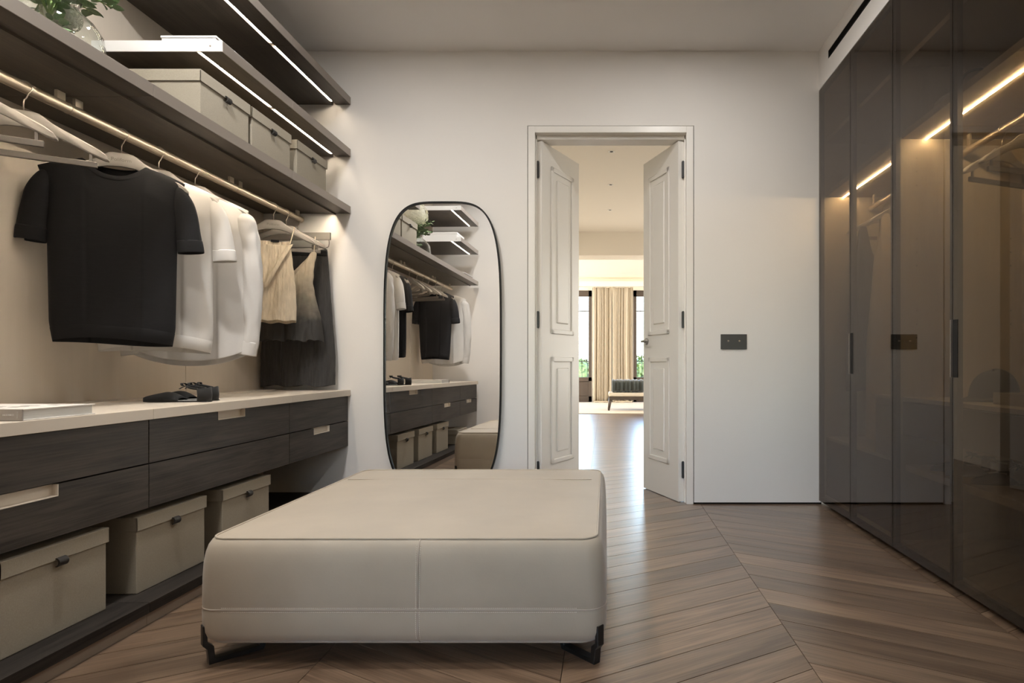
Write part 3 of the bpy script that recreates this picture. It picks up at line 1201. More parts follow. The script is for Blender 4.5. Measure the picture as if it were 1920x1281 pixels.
def tee(name, label, cat, m, loc, yaw, sh=.232, body=.206, hem=.196, z_hem=-.835, neck=.100, rib=True, long=False, seed=0,
        back=False, group=None, foldamp=.006, sag=0.0):
    """a knit or cotton top hung on a hanger; local origin on the rail axis"""
    t = thing(name, label, cat, loc, yaw, group)
    un = neck / sh
    zs0, zs1 = -.119, -.168          # shoulder line at neck and tip

    def shoulder(u):
        a = max(0, (abs(u) - un) / (1 - un))
        return zs0 + (zs1 - zs0) * (a ** 1.25)

    def dip(u, d):
        if abs(u) >= un:
            return shoulder(u)
        return shoulder(u) - d * (1 - (abs(u) / un) ** 2.2)
    fd, bd = (.062, .018)
    if back:
        fd, bd = bd, fd

    def Wd(v):
        if v < .12:
            return sh - (sh - body) * (v / .12)
        q = body + (hem - body) * ((v - .12) / .88)
        if rib and v > .90:
            q *= 1 - .05 * min(1, (v - .90) / .08)
        return q

    def D(u, v):
        top = .034 if abs(u) < un else 0
        a = min(1, v / .16) ** .5
        if abs(u) < un:
            a2 = .034 * (1 - (abs(u) / un) ** 4)
            return a2 + (.046 - a2) * a
        return .046 * a + .008 * v

    rg = random.Random(seed)
    ph = [rg.uniform(0, 6.28) for _ in range(4)]

    def fold(x, v, s):
        return foldamp * v ** .8 * (sin(x * 24 + ph[0] + s) + .6 * sin(x * 47 + ph[1] + s * 2 + v * 1.5)) + .003 * sin(x * 15 + 9 * v + ph[2])

    def zh(u, s):
        if sag:
            return z_hem + sag * (abs(u) ** 2.2) + (.012 if s < 0 else -.012)
        return z_hem + .012 * cos(u * 2 + ph[3]) * .6 + (.018 * (1 - u * u) if s < 0 else -.004)
    bm = sheet(Wd, lambda u: dip(u, fd), lambda u: dip(u, bd), zh, D, fold, seed=seed)
    b = obj('body', bm, m, t, False, smooth=True, mods=SOL)
    if rib:
        # collar band
        bm = newbm()
        ring = []
        for k in range(48):
            a = 2 * pi * k / 48
            u = un * cos(a)
            s = -1 if sin(a) < 0 else 1
            d = fd if s < 0 else bd
            z = dip(u * .999, d)
            y = s * .034 * (1 - (abs(u) / un) ** 4) ** 1 * abs(1)
            ring.append(Vector((u * sh, y, z + .002)))
        ring.append(ring[0])
        rr = []
        for k in range(48):
            p = ring[k]
            q = ring[(k + 1) % 48] - ring[k - 1]
            c = Vector((0, 0, -.10 + -.03))
            out = Vector((p.x, p.y * .6, p.z + .085)).normalized()
            rr.append((p, out))
        rows = []
        for w_, o_ in ((0.0, .0018), (.004, .0036), (.015, .0036), (.018, .0022)):
            rows.append([p + out_ * w_ + Vector((0, math.copysign(o_, p.y), 0)) for p, out_ in rr])
        add_rings(bm, rows)
        obj('collar_band', bm, m, t, False, smooth=True)
        # hem band
        bm = newbm()
        rows = []
        for q, off in ((0, .0012), (.02, .0028), (.9, .0028), (1, .0012)):
            row = []
            for k in range(96):
                a = 2 * pi * k / 96
                u = cos(a)
                s = -1 if sin(a) < 0 else 1
                v = 1 - .075 * q
                x = u * Wd(v)
                pr = max(0, 1 - abs(u) ** 3) ** .5
                y = (D(u, v) + fold(x, v, s)) * pr + off
                zt = dip(u, fd if s < 0 else bd)
                z = zt + (zh(u, s) - zt) * v
                row.append((x * 1.004, s * y, z))
            rows.append(row)
        add_rings(bm, rows)
        obj('hem_band', bm, m, t, False, smooth=True)
    for s in (-1, 1):
        if not long:
            path = smoothpath([(s * (sh - .034), -.188), (s * (sh - .014), -.235), (s * (sh + .004), -.335), (s * (sh + .018), -.455)], 12)
            nn = len(path)
            ri = [.018 + .020 * min(1, i / 6) + .008 * i / nn for i in range(nn)]
            rd = [.012 + .020 * min(1, i / 5) for i in range(nn)]
        else:
            path = smoothpath([(s * (sh - .034), -.188), (s * (sh - .016), -.235), (s * (sh + .004), -.35), (s * (sh + .014), -.55), (s * (sh + .008), -.74), (s * (sh - .01), -.875)], 26)
            nn = len(path)
            ri = [(.018 + .034 * min(1, i / 5)) * (1 - .30 * i / nn) for i in range(nn)]
            rd = [(.012 + .028 * min(1, i / 4)) * (1 - .25 * i / nn) for i in range(nn)]
            ri[-1] *= .82
            ri[-3] *= 1.10
        bm = sleeve(path, ri, rd, wr=.10 if not long else .28, seed=seed + s)
        sl = obj('sleeve', bm, m, t, False, smooth=True, mods=SOL)
        if long:
            bm = sleeve(path[-4:], [ri[-2] * 1.0 + .002] * 4, [rd[-2] + .003] * 4, wr=.15, seed=seed + s)
            obj('cuff', bm, m, sl, False, smooth=True, mods=SOL)
        else:
            bm = sleeve(path[-3:], [r + .0018 for r in ri[-3:]], [r + .0018 for r in rd[-3:]], wr=.10, seed=seed + s)
            obj('sleeve_hem', bm, m, sl, False, smooth=True, mods=SOL)
    return t


# --- direct view, along the rail
YW = radians(33)        # the clothes are turned to face the doorway
H0 = make_hanger('hanger holding the black knit sweater in direct view', loc=(XR, 2.444, ZR), yaw=YW)
make_hanger('hanger holding the white short-sleeved T-shirt', loc=(XR, 2.648, ZR), yaw=YW)
make_hanger('hanger holding the white long-sleeved shirt', loc=(XR, 2.882, ZR), yaw=YW)
make_hanger('wide grey hanger holding the cream camisole', loc=(XR, 3.56, ZR), yaw=radians(22))
make_hanger('hanger holding the two-tone dress, behind the camisole', loc=(XR, 3.70, ZR), brand=False, bar=True, yaw=radians(20))
E1 = make_hanger('empty hanger with bar next to the black sweater', True, False, YW, (XR, 2.033, ZR))
dup(E1, (XR, 1.83, ZR), YW, 'empty hanger with bar at the left frame edge')
dup(E1, (XR, 1.65, ZR), radians(20), 'empty hanger in mirror, third from the black sweater')
dup(E1, (XR, 1.48, ZR), radians(12), 'empty hanger in mirror, farthest from the white tops')

tee('knit_sweater', 'black short-sleeved knit sweater hanging in front of white tops', 'sweater', M_BKNIT, (XR - .017, 2.433, ZR), YW, seed=1, foldamp=.0035)
tee('cotton_t_shirt', 'white short-sleeved T-shirt directly behind the black knit sweater', 'T-shirt', M_WHITE, (XR - .006, 2.644, ZR), YW, z_hem=-.862, hem=.205, seed=2, foldamp=.005)
tee('linen_shirt', 'white long-sleeved shirt between the T-shirt and cream camisole', 'shirt', M_WHITE2, (XR - .01, 2.875, ZR), YW, sh=.232, body=.215, hem=.225, z_hem=-.915, sag=.055, rib=False, long=True, seed=3, foldamp=.007)
# --- hung nearer the camera, seen in the mirror
make_hanger('hanger holding the black sweater visible in the mirror', loc=(XR, 1.25, ZR), brand=False, yaw=radians(10))
tee('knit_sweater', 'black short-sleeved sweater visible only in the mirror', 'sweater', M_NAVY, (XR, 1.25, ZR), pi + radians(10), seed=5, foldamp=.0045, sh=.22, body=.20, hem=.165)
make_hanger('hanger holding the reflected crumpled white shirt', loc=(XR, 1.02, ZR), brand=False)
tee('linen_shirt', 'white long-sleeved shirt behind the black sweater, seen in mirror', 'shirt', M_WHITE2, (XR + .04, 1.02, ZR), pi, sh=.232, body=.215, hem=.225, z_hem=-.90, sag=.05, rib=False, long=True, seed=6, foldamp=.009)


# cream camisole
def cami():
    t = thing('camisole', 'cream crinkled camisole with thin straps on the grey hanger', 'camisole', (XR, 3.56, ZR), radians(22), None)
    bm = sheet(lambda v: .088 + .028 * min(1, v * 1.6) + .004 * v, lambda u: -.225 + .004 * u * u, lambda u: -.20 + .004 * u * u,
               lambda u, s: -.675 + .004 * sin(u * 9) + (.01 if s < 0 else 0), lambda u, v: .016 + .03 * v,
               lambda x, v, s: .008 * v * sin(x * 60 + s), 64, 60, 3, .007, (55, 9))
    obj('body', bm, M_CREAM, t, False, smooth=True, mods=SOL)
    for s in (-1, 1):
        bm = newbm()
        pts = [(s * .085, -.018, -.228), (s * .095, -.014, -.18), (s * .108, -.008, -.126), (s * .110, .0, -.112), (s * .108, .010, -.126), (s * .095, .014, -.17), (s * .085, .016, -.205)]
        add_tube(bm, smoothpath(pts, 20), .0026, 6)
        obj('strap', bm, M_CREAM, t, False, smooth=True)
    # folded wrap panel across the front
    bm = newbm()
    rows = []
    for j in range(20):
        v = j / 19
        x0 = .085 - .13 * v
        z0 = -.226 - .26 * v
        row = []
        for k in range(6):
            q = k / 5
            row.append((x0 - .012 + .034 * q, -.022 - .030 * min(1, v * 2) - .004 * sin(pi * q) - .002 * noise.noise(Vector((q * 4, v * 9, 2))), z0 + .012 * q))
        rows.append(row)
    add_rings(bm, rows, False)
    obj('wrap_fold', bm, M_CREAM, t, False, smooth=True, mods=SOL)
    bm = newbm()
    add_box(bm, (-.014, .010, -.205), (.028, .0115, -.192))
    obj('neck_tag', bm, M_BKNIT, t, False)


cami()


def dress2():
    t = thing('two_tone_dress', 'crinkled dress fading from cream straps to charcoal hem', 'dress', (XR + .005, 3.70, ZR), radians(20))

    def zf(u):
        a = abs(u)
        if a > .82:
            return -.23
        return -.23 - .20 * (1 - a / .82) ** .8
    bm = sheet(lambda v: .165 - .02 * sin(pi * min(1, v * 1.4)) + .065 * max(0, v - .35), zf, lambda u: zf(u) + .05 * (1 - abs(u)),
               lambda u, s: -.775 + .005 * sin(u * 11) + .004 * sin(u * 23), lambda u, v: .012 + .05 * v,
               lambda x, v, s: .012 * v * sin(x * 52 + s), 72, 60, 9, .010, (50, 9))
    obj('body', bm, M_OMBRE, t, False, smooth=True, mods=SOL)
    for s in (-1, 1):
        bm = newbm()
        pts = [(s * .150, -.006, -.235), (s * .152, -.004, -.19), (s * .155, 0, -.137), (s * .153, .004, -.19), (s * .15, .006, -.235)]
        add_tube(bm, smoothpath(pts, 14), .003, 6)
        obj('strap', bm, M_OMBRE, t, False, smooth=True)


dress2()
# skirt on a clip hanger
t = thing('clip_hanger', 'flat grey clip hanger holding the long charcoal skirt', 'hanger', (XR - .005, 3.855, ZR))
bm = newbm()
add_tube(bm, hook_pts(), .0021, 8)
obj('hook', bm, M_WIRE, t, False, smooth=True)
box('top_bar', M_HANG, (-.245, -.007, -.135), (.205, .007, -.088), t, .0015, False)
bm = newbm()
add_tube(bm, smoothpath([(.195, 0, -.13), (.195, 0, -.165), (.18, 0, -.182), (.1, 0, -.182), (-.1, 0, -.182), (-.22, 0, -.182), (-.235, 0, -.165), (-.235, 0, -.13)], 40), .0022, 6)
obj('wire_bar', bm, M_HANGB, t, False, smooth=True)
for x in (.105, -.15):
    box('clip', M_HANGB, (x - .014, -.012, -.222), (x + .014, .012, -.165), t, .003, False)
t = thing('long_skirt', 'long charcoal crinkled skirt reaching the worktop by the wall', 'skirt', (XR - .005, 3.855, ZR))
bm = sheet(lambda v: .185 + .05 * min(1, v * 1.3), lambda u: -.205 - .012 * cos(u * 3), lambda u: -.205, lambda u, s: -1.052 + .006 * sin(u * 8),
           lambda u, v: .006 + .028 * v, lambda x, v, s: (.007 * v) * (sin(x * 62 + s) + .5 * sin(x * 110 + 2 * s)), 90, 70, 17, .005, (70, 5))
obj('skirt_body', bm, M_CHAR, t, False, smooth=True, mods=SOL)
box('waistband', M_BKNIT, (-.183, -.011, -.235), (.183, .011, -.203), t, .004, False)


# ------------------------------------------------------------------ storage boxes
def storage_box(label, x1, y0, y1, z0, h, depth=.46, lid=.049, tabx=.5, group='lidded fabric storage boxes'):
    t = thing('storage_box', label, 'storage box', (x1 - depth / 2, (y0 + y1) / 2, z0), group=group)
    e = .006
    bm = newbm()
    add_box(bm, (x1 - depth + e, y0 + e, z0), (x1 - e, y1 - e, z0 + h - .004), .003)
    obj('box_body', bm, M_LINEN, t)
    # lid: a shallow tray turned over
    bm = newbm()
    add_box(bm, (x1 - depth, y0, z0 + h - .006), (x1, y1, z0 + h), .002)
    for lo, hi in (((x1 - .004, y0), (x1, y1)), ((x1 - depth, y0), (x1 - depth + .004, y1)), ((x1 - depth, y0), (x1, y0 + .004)), ((x1 - depth, y1 - .004), (x1, y1))):
        add_box(bm, (lo[0], lo[1], z0 + h - lid), (hi[0], hi[1], z0 + h - .003), .001, 1)
    obj('lid', bm, M_LINEN, t)
    ym = y0 + (y1 - y0) * tabx
    # leather loop
    bm = newbm()
    prof = []
    zt = z0 + h - lid + .008
    for k in range(13):
        a = pi / 2 - pi * k / 12
        prof.append((x1 + .001 + .013 * cos(a), zt - .014 + .014 * sin(a)))
    inn = [(x1 - .0005 + .009 * cos(pi / 2 - pi * k / 12), zt - .014 + .0105 * sin(pi / 2 - pi * k / 12)) for k in range(12, -1, -1)]
    add_prism(bm, prof + inn, 'Y', ym - .016, ym + .016)
    obj('pull_tab', bm, M_LEATHER, t)
    bm = newbm()
    q = bmesh.new()
    add_lathe(q, [(.0001, .002), (.003, .0015), (.0035, 0), (.0001, 0)], 10)
    join(bm, q, Matrix.Translation((x1 + .012, ym, zt - .018)) @ Matrix.Rotation(pi / 2, 4, 'Y'))
    obj('stud', bm, M_BLACK, t)
    return t


ZP = .0785
storage_box('large linen storage box on the platform at the left frame edge', -1.655, 1.675, 2.045, ZP, .272)
storage_box('linen storage box on the platform, middle of the three in view', -1.655, 2.165, 2.545, ZP, .272)
storage_box('linen storage box on the platform, partly behind the ottoman', -1.655, 2.650, 3.030, ZP, .272)
storage_box('low pale box on the platform, seen only in the mirror', -1.655, .98, 1.35, ZP, .15)
ZU = 1.9045
storage_box('largest-looking beige fabric box on the long shelf, beside the vase', -1.675, 2.535, 2.892, ZU, .212)
storage_box('beige fabric box in the middle of the three on the long shelf', -1.675, 2.905, 3.270, ZU, .212)
storage_box('beige fabric box on the long shelf next to the back wall', -1.675, 3.330, 3.690, ZU, .212)

# white flat boxes and a folded cloth on the shelves
t = thing('white_box', 'flat white box on the shelf above the fabric boxes', 'box', (-1.79, 2.75, 2.271))
box('base', M_CAP, (-1.905, 2.63, 2.271), (-1.672, 2.90, 2.296), t, .001)
box('lid', M_CAP, (-1.908, 2.627, 2.294), (-1.669, 2.903, 2.303), t, .001)
t = thing('white_box', 'white box on the short shelf, seen in the mirror', 'box', (-1.9, 1.15, 2.271))
box('base', M_CAP, (-2.06, 1.0, 2.271), (-1.69, 1.28, 2.32), t, .001)
box('lid', M_CAP, (-2.063, .997, 2.315), (-1.687, 1.283, 2.335), t, .001)
for i in range(2):
    bm = newbm()
    rows = []
    for j in range(13):
        v = j / 12
        row = []
        for k in range(20):
            a = 2 * pi * k / 20
            row.append((-1.82 + .15 * math.copysign(abs(cos(a)) ** .4, cos(a)), .68 + .34 * v, 1.9055 + i * .024 + .0115 + .0115 * math.copysign(abs(sin(a)) ** .6, sin(a)) * (1 + .1 * sin(7 * v + a))))
        rows.append(row)
    add_rings(bm, rows, True, True, True)
    tag(obj('folded_sweater', bm, M_WHITE, None, smooth=True), ('lower', 'upper')[i] + ' folded white knit on the long shelf, seen in mirror', 'folded knit', 'folded white knits')

# ------------------------------------------------------------------ book and shoes on the counter
bk = thing('book', 'thick pale coffee-table book lying on the worktop', 'book', (-1.80, 1.84, .7335))
Y0, Y1, X0, X1, Z0, Z1 = 1.722, 1.965, -2.0, -1.636, .7335, .7665
box('back_cover', M_BOOKW, (X0, Y0, Z0), (X1, Y1, Z0 + .003), bk, .0005)
box('front_cover', M_BOOKW, (X0, Y0, Z1 - .003), (X1, Y1, Z1), bk, .0005)
box('page_block', M_PAGES, (X0 + .005, Y0 + .004, Z0 + .003), (X1 - .005, Y1 - .006, Z1 - .003), bk)
spn = box('spine', M_BOOKS, (X0, Y0 - .003, Z0), (X1, Y0 + .001, Z1), bk, .0008)
bm = text_bm('HODINKEE', .0066, align='RIGHT')
bmesh.ops.transform(bm, matrix=Matrix.Translation((X1 - .0215, Y0 - .0035, (Z0 + Z1) / 2)) @ Matrix.Rotation(pi / 2, 4, 'X'), verts=bm.verts)
obj('spine_title', bm, M_LETTER, spn)
bm = text_bm('MAGAZINE', .0052)
bmesh.ops.transform(bm, matrix=Matrix.Translation((X1 - .0135, Y0 - .0035, (Z0 + Z1) / 2)) @ Matrix.Rotation(pi / 2, 4, 'X') @ Matrix.Rotation(pi / 2, 4, 'Z'), verts=bm.verts)
bmesh.ops.scale(bm, vec=(1, 1, .75), verts=bm.verts, space=Matrix.Translation((0, 0, -(Z0 + Z1) / 2)))
obj('spine_subtitle', bm, M_LETTER, spn)
bm = newbm()
rg = random.Random(3)
for k in range(7):
    y = Y0 + .06 + rg.random() * .15
    x = X1 - .01 - rg.random() * .15
    add_box(bm, (x - .02, y, Z1), (x + .008, y + rg.uniform(.006, .02), Z1 + .0004))
obj('cover_print', bm, M_LETTERD, bk, kind='stuff')


def shoe(label, loc, yaw):
    t = thing('pointed_flat_shoe', label, 'shoe', loc, yaw, 'pair of black flats')
    L = .285
    # sole: pointed outline; local +x = toe

    def half(s):          # s 0 heel .. 1 toe
        if s < .35:
            return .026 + .004 * sin(s / .35 * pi / 2) * (1 - s) if s > .06 else .026 * (s / .06) ** .5
        return (.030 + .012 * sin((s - .35) / .65 * pi * .62)) * (1 - ((s - .35) / .65) ** 3.2)
    N = 28
    ss = [k / N for k in range(N + 1)]
    out = [(L * s - L / 2, half(s)) for s in ss] + [(L * s - L / 2, -half(s)) for s in ss[-2:0:-1]]
    bm = newbm()
    add_prism(bm, out, 'Z', 0, .005)
    obj('sole', bm, M_SUEDEB, t, False)
    bm = newbm()
    inn = [(x * .96, y * .86) for x, y in out]
    add_prism(bm, inn, 'Z', .005, .0075)
    obj('insole', bm, M_SOLE, t, False)
    # toe vamp: closed cap over the front half
    bm = newbm()
    rows = []
    for k in range(15):
        s = .42 + .575 * k / 14
        hw = half(s) + .002
        q = (s - .42) / .575
        hgt = .010 + .036 * sin(min(1, q * 2.2) * pi / 2) * (1 - q) ** .75 + .004
        row = []
        for j in range(13):
            a = pi * j / 12
            row.append((L * s - L / 2, hw * cos(a), .004 + hgt * sin(a) ** .8))
        rows.append(row)
    add_rings(bm, rows, False)
    obj('toe_vamp', bm, M_SUEDEB, t, False, smooth=True, mods=(('SOLIDIFY', dict(thickness=.0025)),))
    # heel counter
    bm = newbm()
    rows = []
    for k in range(17):
        a = pi / 2 + pi * k / 16
        s = .15 + .15 * cos(a) * 1.0
        sgn = 1 if sin(a) > 0 else -1
        yy = .029 * sin(a)
        xx = L * (.15 + .15 * cos(a)) - L / 2
        edge = abs(sin(a))
        rows.append([(xx, yy, .003), (xx - .002, yy * 1.02, .030), (xx + .001, yy * .98, .064 - .006 * edge)])
    add_rings(bm, rows, False)
    obj('heel_counter', bm, M_SUEDEB, t, False, smooth=True, mods=(('SOLIDIFY', dict(thickness=.0025)),))
    box('heel', M_SUEDEB, (-L / 2 + .006, -.02, -.0), (-L / 2 + .045, .02, .004), t, .001, False)
    # ankle strap with bow
    bm = newbm()
    pts = [(L * .15 - L / 2 + .0, .029, .056), (-.075, .031, .060), (-.052, .020, .066), (-.047, 0, .068), (-.052, -.020, .066), (-.075, -.031, .060), (L * .15 - L / 2, -.029, .056)]
    rows = [[Vector(p) + Vector((0, 0, dz)) for dz in (-.005, .005)] for p in smoothpath(pts, 24)]
    add_rings(bm, rows, False)
    st = obj('ankle_strap', bm, M_SUEDEB, t, False, smooth=True, mods=(('SOLIDIFY', dict(thickness=.002)),))
    bm = newbm()
    for s in (-1, 1):
        pts = [(-.046, 0, .069), (-.040, s * .014, .080), (-.038, s * .030, .079), (-.042, s * .026, .068), (-.046, 0, .069)]
        rows = [[Vector(p) + Vector((d, 0, 0)) for d in (-.006, .006)] for p in smoothpath(pts, 18)]
        add_rings(bm, rows, False)
        pts = [(-.046, 0, .069), (-.036, s * .012, .066), (-.022, s * .02, .056)]
        rows = [[Vector(p) + Vector((0, d, 0)) for d in (-.005, .005)] for p in smoothpath(pts, 8)]
        add_rings(bm, rows, False)
    add_box(bm, (-.052, -.006, .064), (-.040, .006, .076), .002)
    obj('bow', bm, M_SUEDEB, st, False, smooth=True, mods=(('SOLIDIFY', dict(thickness=.0015)),))
    return t


shoe('black pointed flat shoe with ankle bow, nearer the counter edge', (-1.835, 2.625, .7335), pi + radians(2))
shoe('black pointed flat shoe with ankle bow, behind its twin', (-1.865, 2.735, .7335), pi - radians(5))

# ------------------------------------------------------------------ vase with flowers
VX, VY, VZ = -1.868, 2.06, 1.9045
vs_ = thing('glass_vase', 'clear round glass vase standing on the long shelf', 'vase', (VX, VY, VZ))
bm = newbm()
prof = [(.0001, 0), (.098, 0), (.110, .006), (.116, .03), (.120, .07), (.116, .115), (.100, .150), (.078, .176), (.062, .195), (.060, .205), (.068, .222),
        (.064, .222), (.056, .205), (.058, .195), (.074, .176), (.096, .150), (.112, .115), (.116, .07), (.112, .034), (.100, .024), (.0001, .022)]
prof = [(r * 1.24, z) for r, z in prof]
add_lathe(bm, prof, 48, (VX, VY, VZ))
obj('vase_body', bm, M_VASE, vs_, smooth=True)
bq = thing('flower_bouquet', 'white hydrangea with green eucalyptus in the glass vase', 'flowers', (VX, VY, VZ + .03))
rg = random.Random(8)


def leafmesh():
    bm = newbm()
    rows = []
    for k in range(7):
        s = k / 6
        wv = .5 * sin(pi * s ** .8) ** .7 * .62 + .004
        rows.append([(s, -wv, .05 * sin(pi * s) + .06), (s, 0, .05 * sin(pi * s)), (s, wv, .05 * sin(pi * s) + .06)])
    add_rings(bm, rows, False)
    me = bpy.data.meshes.new('leaf')
    bm.to_mesh(me)
    bm.free()
    me.materials.append(M_LEAF)
    for p in me.polygons:
        p.use_smooth = True
    return me


LM = leafmesh()


def put_leaf(p, d, size):
    o = bpy.data.objects.new('leaf', LM)
    COL.objects.link(o)
    d = Vector(d).normalized()
    o.rotation_euler = d.to_track_quat('X', 'Z').to_euler()
    o.rotation_euler.rotate_axis('X', rg.uniform(-.8, .8))
    o.scale = (size, size, size)
    o.location = Vector(p) - Vector(bq.location)
    o.parent = bq


heads = [((VX + .02, VY + .06, VZ + .40), .115), ((VX - .05, VY + .10, VZ + .22), .055)]
for i, (c, r) in enumerate(heads):
    bm = newbm()
    c = Vector(c)
    t = bmesh.new()
    bmesh.ops.create_icosphere(t, subdivisions=2, radius=r * .9)
    join(bm, t, Matrix.Translation(c))
    for k in range(int(420 * (r / .115) ** 2)):
        d = Vector((rg.gauss(0, 1), rg.gauss(0, 1), rg.gauss(0, 1))).normalized()
        rr = r * (1 + .07 * noise.noise(d * 3)) * rg.uniform(.96, 1.05)
        a = d.orthogonal().normalized()
        a.rotate(Matrix.Rotation(rg.uniform(0, 6.28), 3, d))
        b = d.cross(a)
        q = .014
        for s1, s2 in ((a, b), (b, -a), (-a, -b), (-b, a)):
            cc = c + d * rr
            bm.faces.new([bm.verts.new(cc), bm.verts.new(cc + s1 * q * .7 + s2 * q * .4 + d * .004), bm.verts.new(cc + s1 * q + d * .002), bm.verts.new(cc + s1 * q * .7 - s2 * q * .4 + d * .004)])
    obj('flower_head', bm, M_PETAL, bq)
    bm = newbm()
    add_tube(bm, smoothpath([(VX + .01 * i, VY, VZ + .03), (VX, VY, VZ + .19), tuple(c)], 12), .004, 7)
    obj('flower_stem', bm, M_STEM, bq, smooth=True)
for i in range(9):
    a = 2 * pi * i / 9 + .3
    top = Vector((VX + (.13 + .07 * rg.random()) * cos(a), VY + (.13 + .07 * rg.random()) * sin(a), VZ + .20 + .16 * rg.random()))
    base = Vector((VX - .05 * cos(a), VY - .05 * sin(a), VZ + .03))
    pts = smoothpath([tuple(base), (VX + .01 * cos(a), VY + .01 * sin(a), VZ + .18), (VX + .06 * cos(a), VY + .06 * sin(a), VZ + .27), tuple(top)], 18)
    bm = newbm()
    add_tube(bm, pts, .0022, 6)
    obj('twig', bm, M_STEM, bq, smooth=True)
    for k in range(7, 19):
        p = Vector(pts[k])
        for s in (-1, 1):
            if k < 12 and rg.random() < .4:
                continue
            d = (cos(a + s * rg.uniform(.5, 1.4)), sin(a + s * rg.uniform(.5, 1.4)), rg.uniform(-.3, .6))
            put_leaf(p, d, rg.uniform(.034, .056))
for k in range(34):     # leaves below the rim, inside the vase
    a = rg.uniform(0, 6.28)
    r = rg.uniform(.01, .06)
    put_leaf((VX + r * cos(a), VY + r * sin(a), VZ + rg.uniform(.05, .15)), (cos(a), sin(a), rg.uniform(-.3, .8)), rg.uniform(.03, .042))

# ------------------------------------------------------------------ ottoman
OC = Vector((-.606, 2.428, 0))
OHX, OHY, ORAD = .608, .628, .062


def rrect(ins, z, n=14):
    """rounded rectangle ring, slightly bowed sides"""
    hx, hy = OHX - ins, OHY - ins
    R = max(.012, ORAD - ins * .35)
    pts = []
    for cx, cy, a0 in ((hx - R, hy - R, 0), (-hx + R, hy - R, pi / 2), (-hx + R, -hy + R, pi), (hx - R, -hy + R, 3 * pi / 2)):
        for k in range(n + 1):
            a = a0 + pi / 2 * k / n
            pts.append(Vector((OC.x + cx + R * cos(a), OC.y + cy + R * sin(a), z)))
    # subdivide straight sides
    out = []
    m = len(pts)
    for i in range(m):
        p, q = pts[i], pts[(i + 1) % m]
        out.append(p)
        if (i + 1) % (n + 1) == 0:
            for k in range(1, 20):
                out.append(p.lerp(q, k / 20))
    return out


ot = thing('ottoman', 'large square pale nubuck leather ottoman on black metal feet', 'ottoman', (OC.x, OC.y, 0))
PROF = [(.30, .066), (.06, .066), (.022, .069), (.008, .080), (.002, .100), (0, .130), (.0, .160), (.0025, .1705), (.0, .181), (.0, .22), (.001, .26), (.003, .30),
        (.007, .330), (.013, .352), (.021, .3655), (.0275, .3715), (.034, .3725), (.06, .3742), (.12, .3765), (.22, .3785), (.36, .380), (.50, .3805), (.585, .3805)]
bm = newbm()
rings = []
for ins, z in PROF:
    r = rrect(ins, z)
    if z > .372 or .19 < z < .36:
        for p in r:
            k = noise.noise(Vector((p.x * 3.1, p.y * 3.1, p.z * 5)))
            k2 = noise.noise(Vector((p.x * 9, p.y * 9, p.z * 9)))
            if z > .372:
                p.z += .0022 * k + .0009 * k2
            else:
                d = Vector((p.x - OC.x, p.y - OC.y, 0)).normalized()
                p += d * (.0028 * k + .001 * k2)
    rings.append(r)
add_rings(bm, rings, True, True, True)
obj('upholstery', bm, M_SUEDE, ot, smooth=True)
bm = newbm()
r = rrect(.0280, .3728)
add_tube(bm, r + [r[0]], .0034, 8)
obj('top_piping', bm, M_SUEDE, ot, smooth=True)
bm = newbm()
r = rrect(.0012, .1705)
add_tube(bm, r + [r[0]], .0024, 6)
obj('side_seam', bm, M_SEAM, ot, smooth=True)
bm = newbm()
r = rrect(.026, .0675)
add_tube(bm, r + [r[0]], .004, 6)
obj('bottom_piping', bm, M_SUEDE, ot, smooth=True)
XSM = -.553


def front_pt(ins, z, x=XSM, off=0.0):
    return Vector((x, OC.y - OHY + ins - off, z))


for nm, sgn in (('front_seam', 1), ('rear_seam', -1)):
    bm = newbm()
    pts = [front_pt(i, z) for i, z in PROF[2:16]]
    if sgn < 0:
        pts = [Vector((p.x, 2 * OC.y - p.y, p.z)) for p in pts]
    add_tube(bm, pts, .0022, 6)
    obj('vertical_seam', bm, M_SEAM, ot, smooth=True)
bm = newbm()
add_tube(bm, [(OC.x - OHX + .06 + 1.09 * k / 40, 2.745, .3785 + .001 * sin(pi * k / 40)) for k in range(41)], .0016, 6)
obj('top_seam', bm, M_SUEDE, ot, smooth=True)
bm = newbm()
for k in range(190):
    x = OC.x - OHX + .085 + k * .0055
    for dz in (.1765, .1645):
        yq = OC.y - OHY - .0012
        add_box(bm, (x, yq, dz - .0005), (x + .0034, yq + .002, dz + .0005))
for k in range(46):
    z = .085 + k * .006
    for dx in (-.0055, .0055):
        # interpolate inset
        for (i0, z0), (i1, z1) in zip(PROF[2:16], PROF[3:17]):
            if z0 <= z < z1:
                ins = i0 + (i1 - i0) * (z - z0) / (z1 - z0)
        yq = OC.y - OHY + ins - .001
        add_box(bm, (XSM + dx - .0005, yq, z), (XSM + dx + .0005, yq + .002, z + .0036))
obj('stitching', bm, M_STITCH, ot, kind='stuff')
LEG = [(.009, .118), (.009, .060), (-.003, .046), (-.008, .0), (-.155, .0), (-.180, .068), (-.162, .068), (-.143, .015), (-.024, .015), (-.020, .052), (-.004, .066), (-.002, .118)]
for sx in (-1, 1):
    for sy in (-1, 1):
        bm = newbm()
        add_prism(bm, LEG, 'Y', -.013, .013, .0012, 1)
        k = ORAD * (1 - .7071) + .005
        cx, cy = OC.x + sx * (OHX - k), OC.y + sy * (OHY - k)
        bmesh.ops.transform(bm, matrix=Matrix.Translation((cx, cy, 0)) @ Matrix.Rotation(math.atan2(sy, sx), 4, 'Z'), verts=bm.verts)
        obj('leg', bm, M_BLACK, ot)

# ------------------------------------------------------------------ wardrobes
XI0, XI1 = 1.392, 1.965
WT = 2.64
WY = [3.922, 2.915, 1.905, .895]


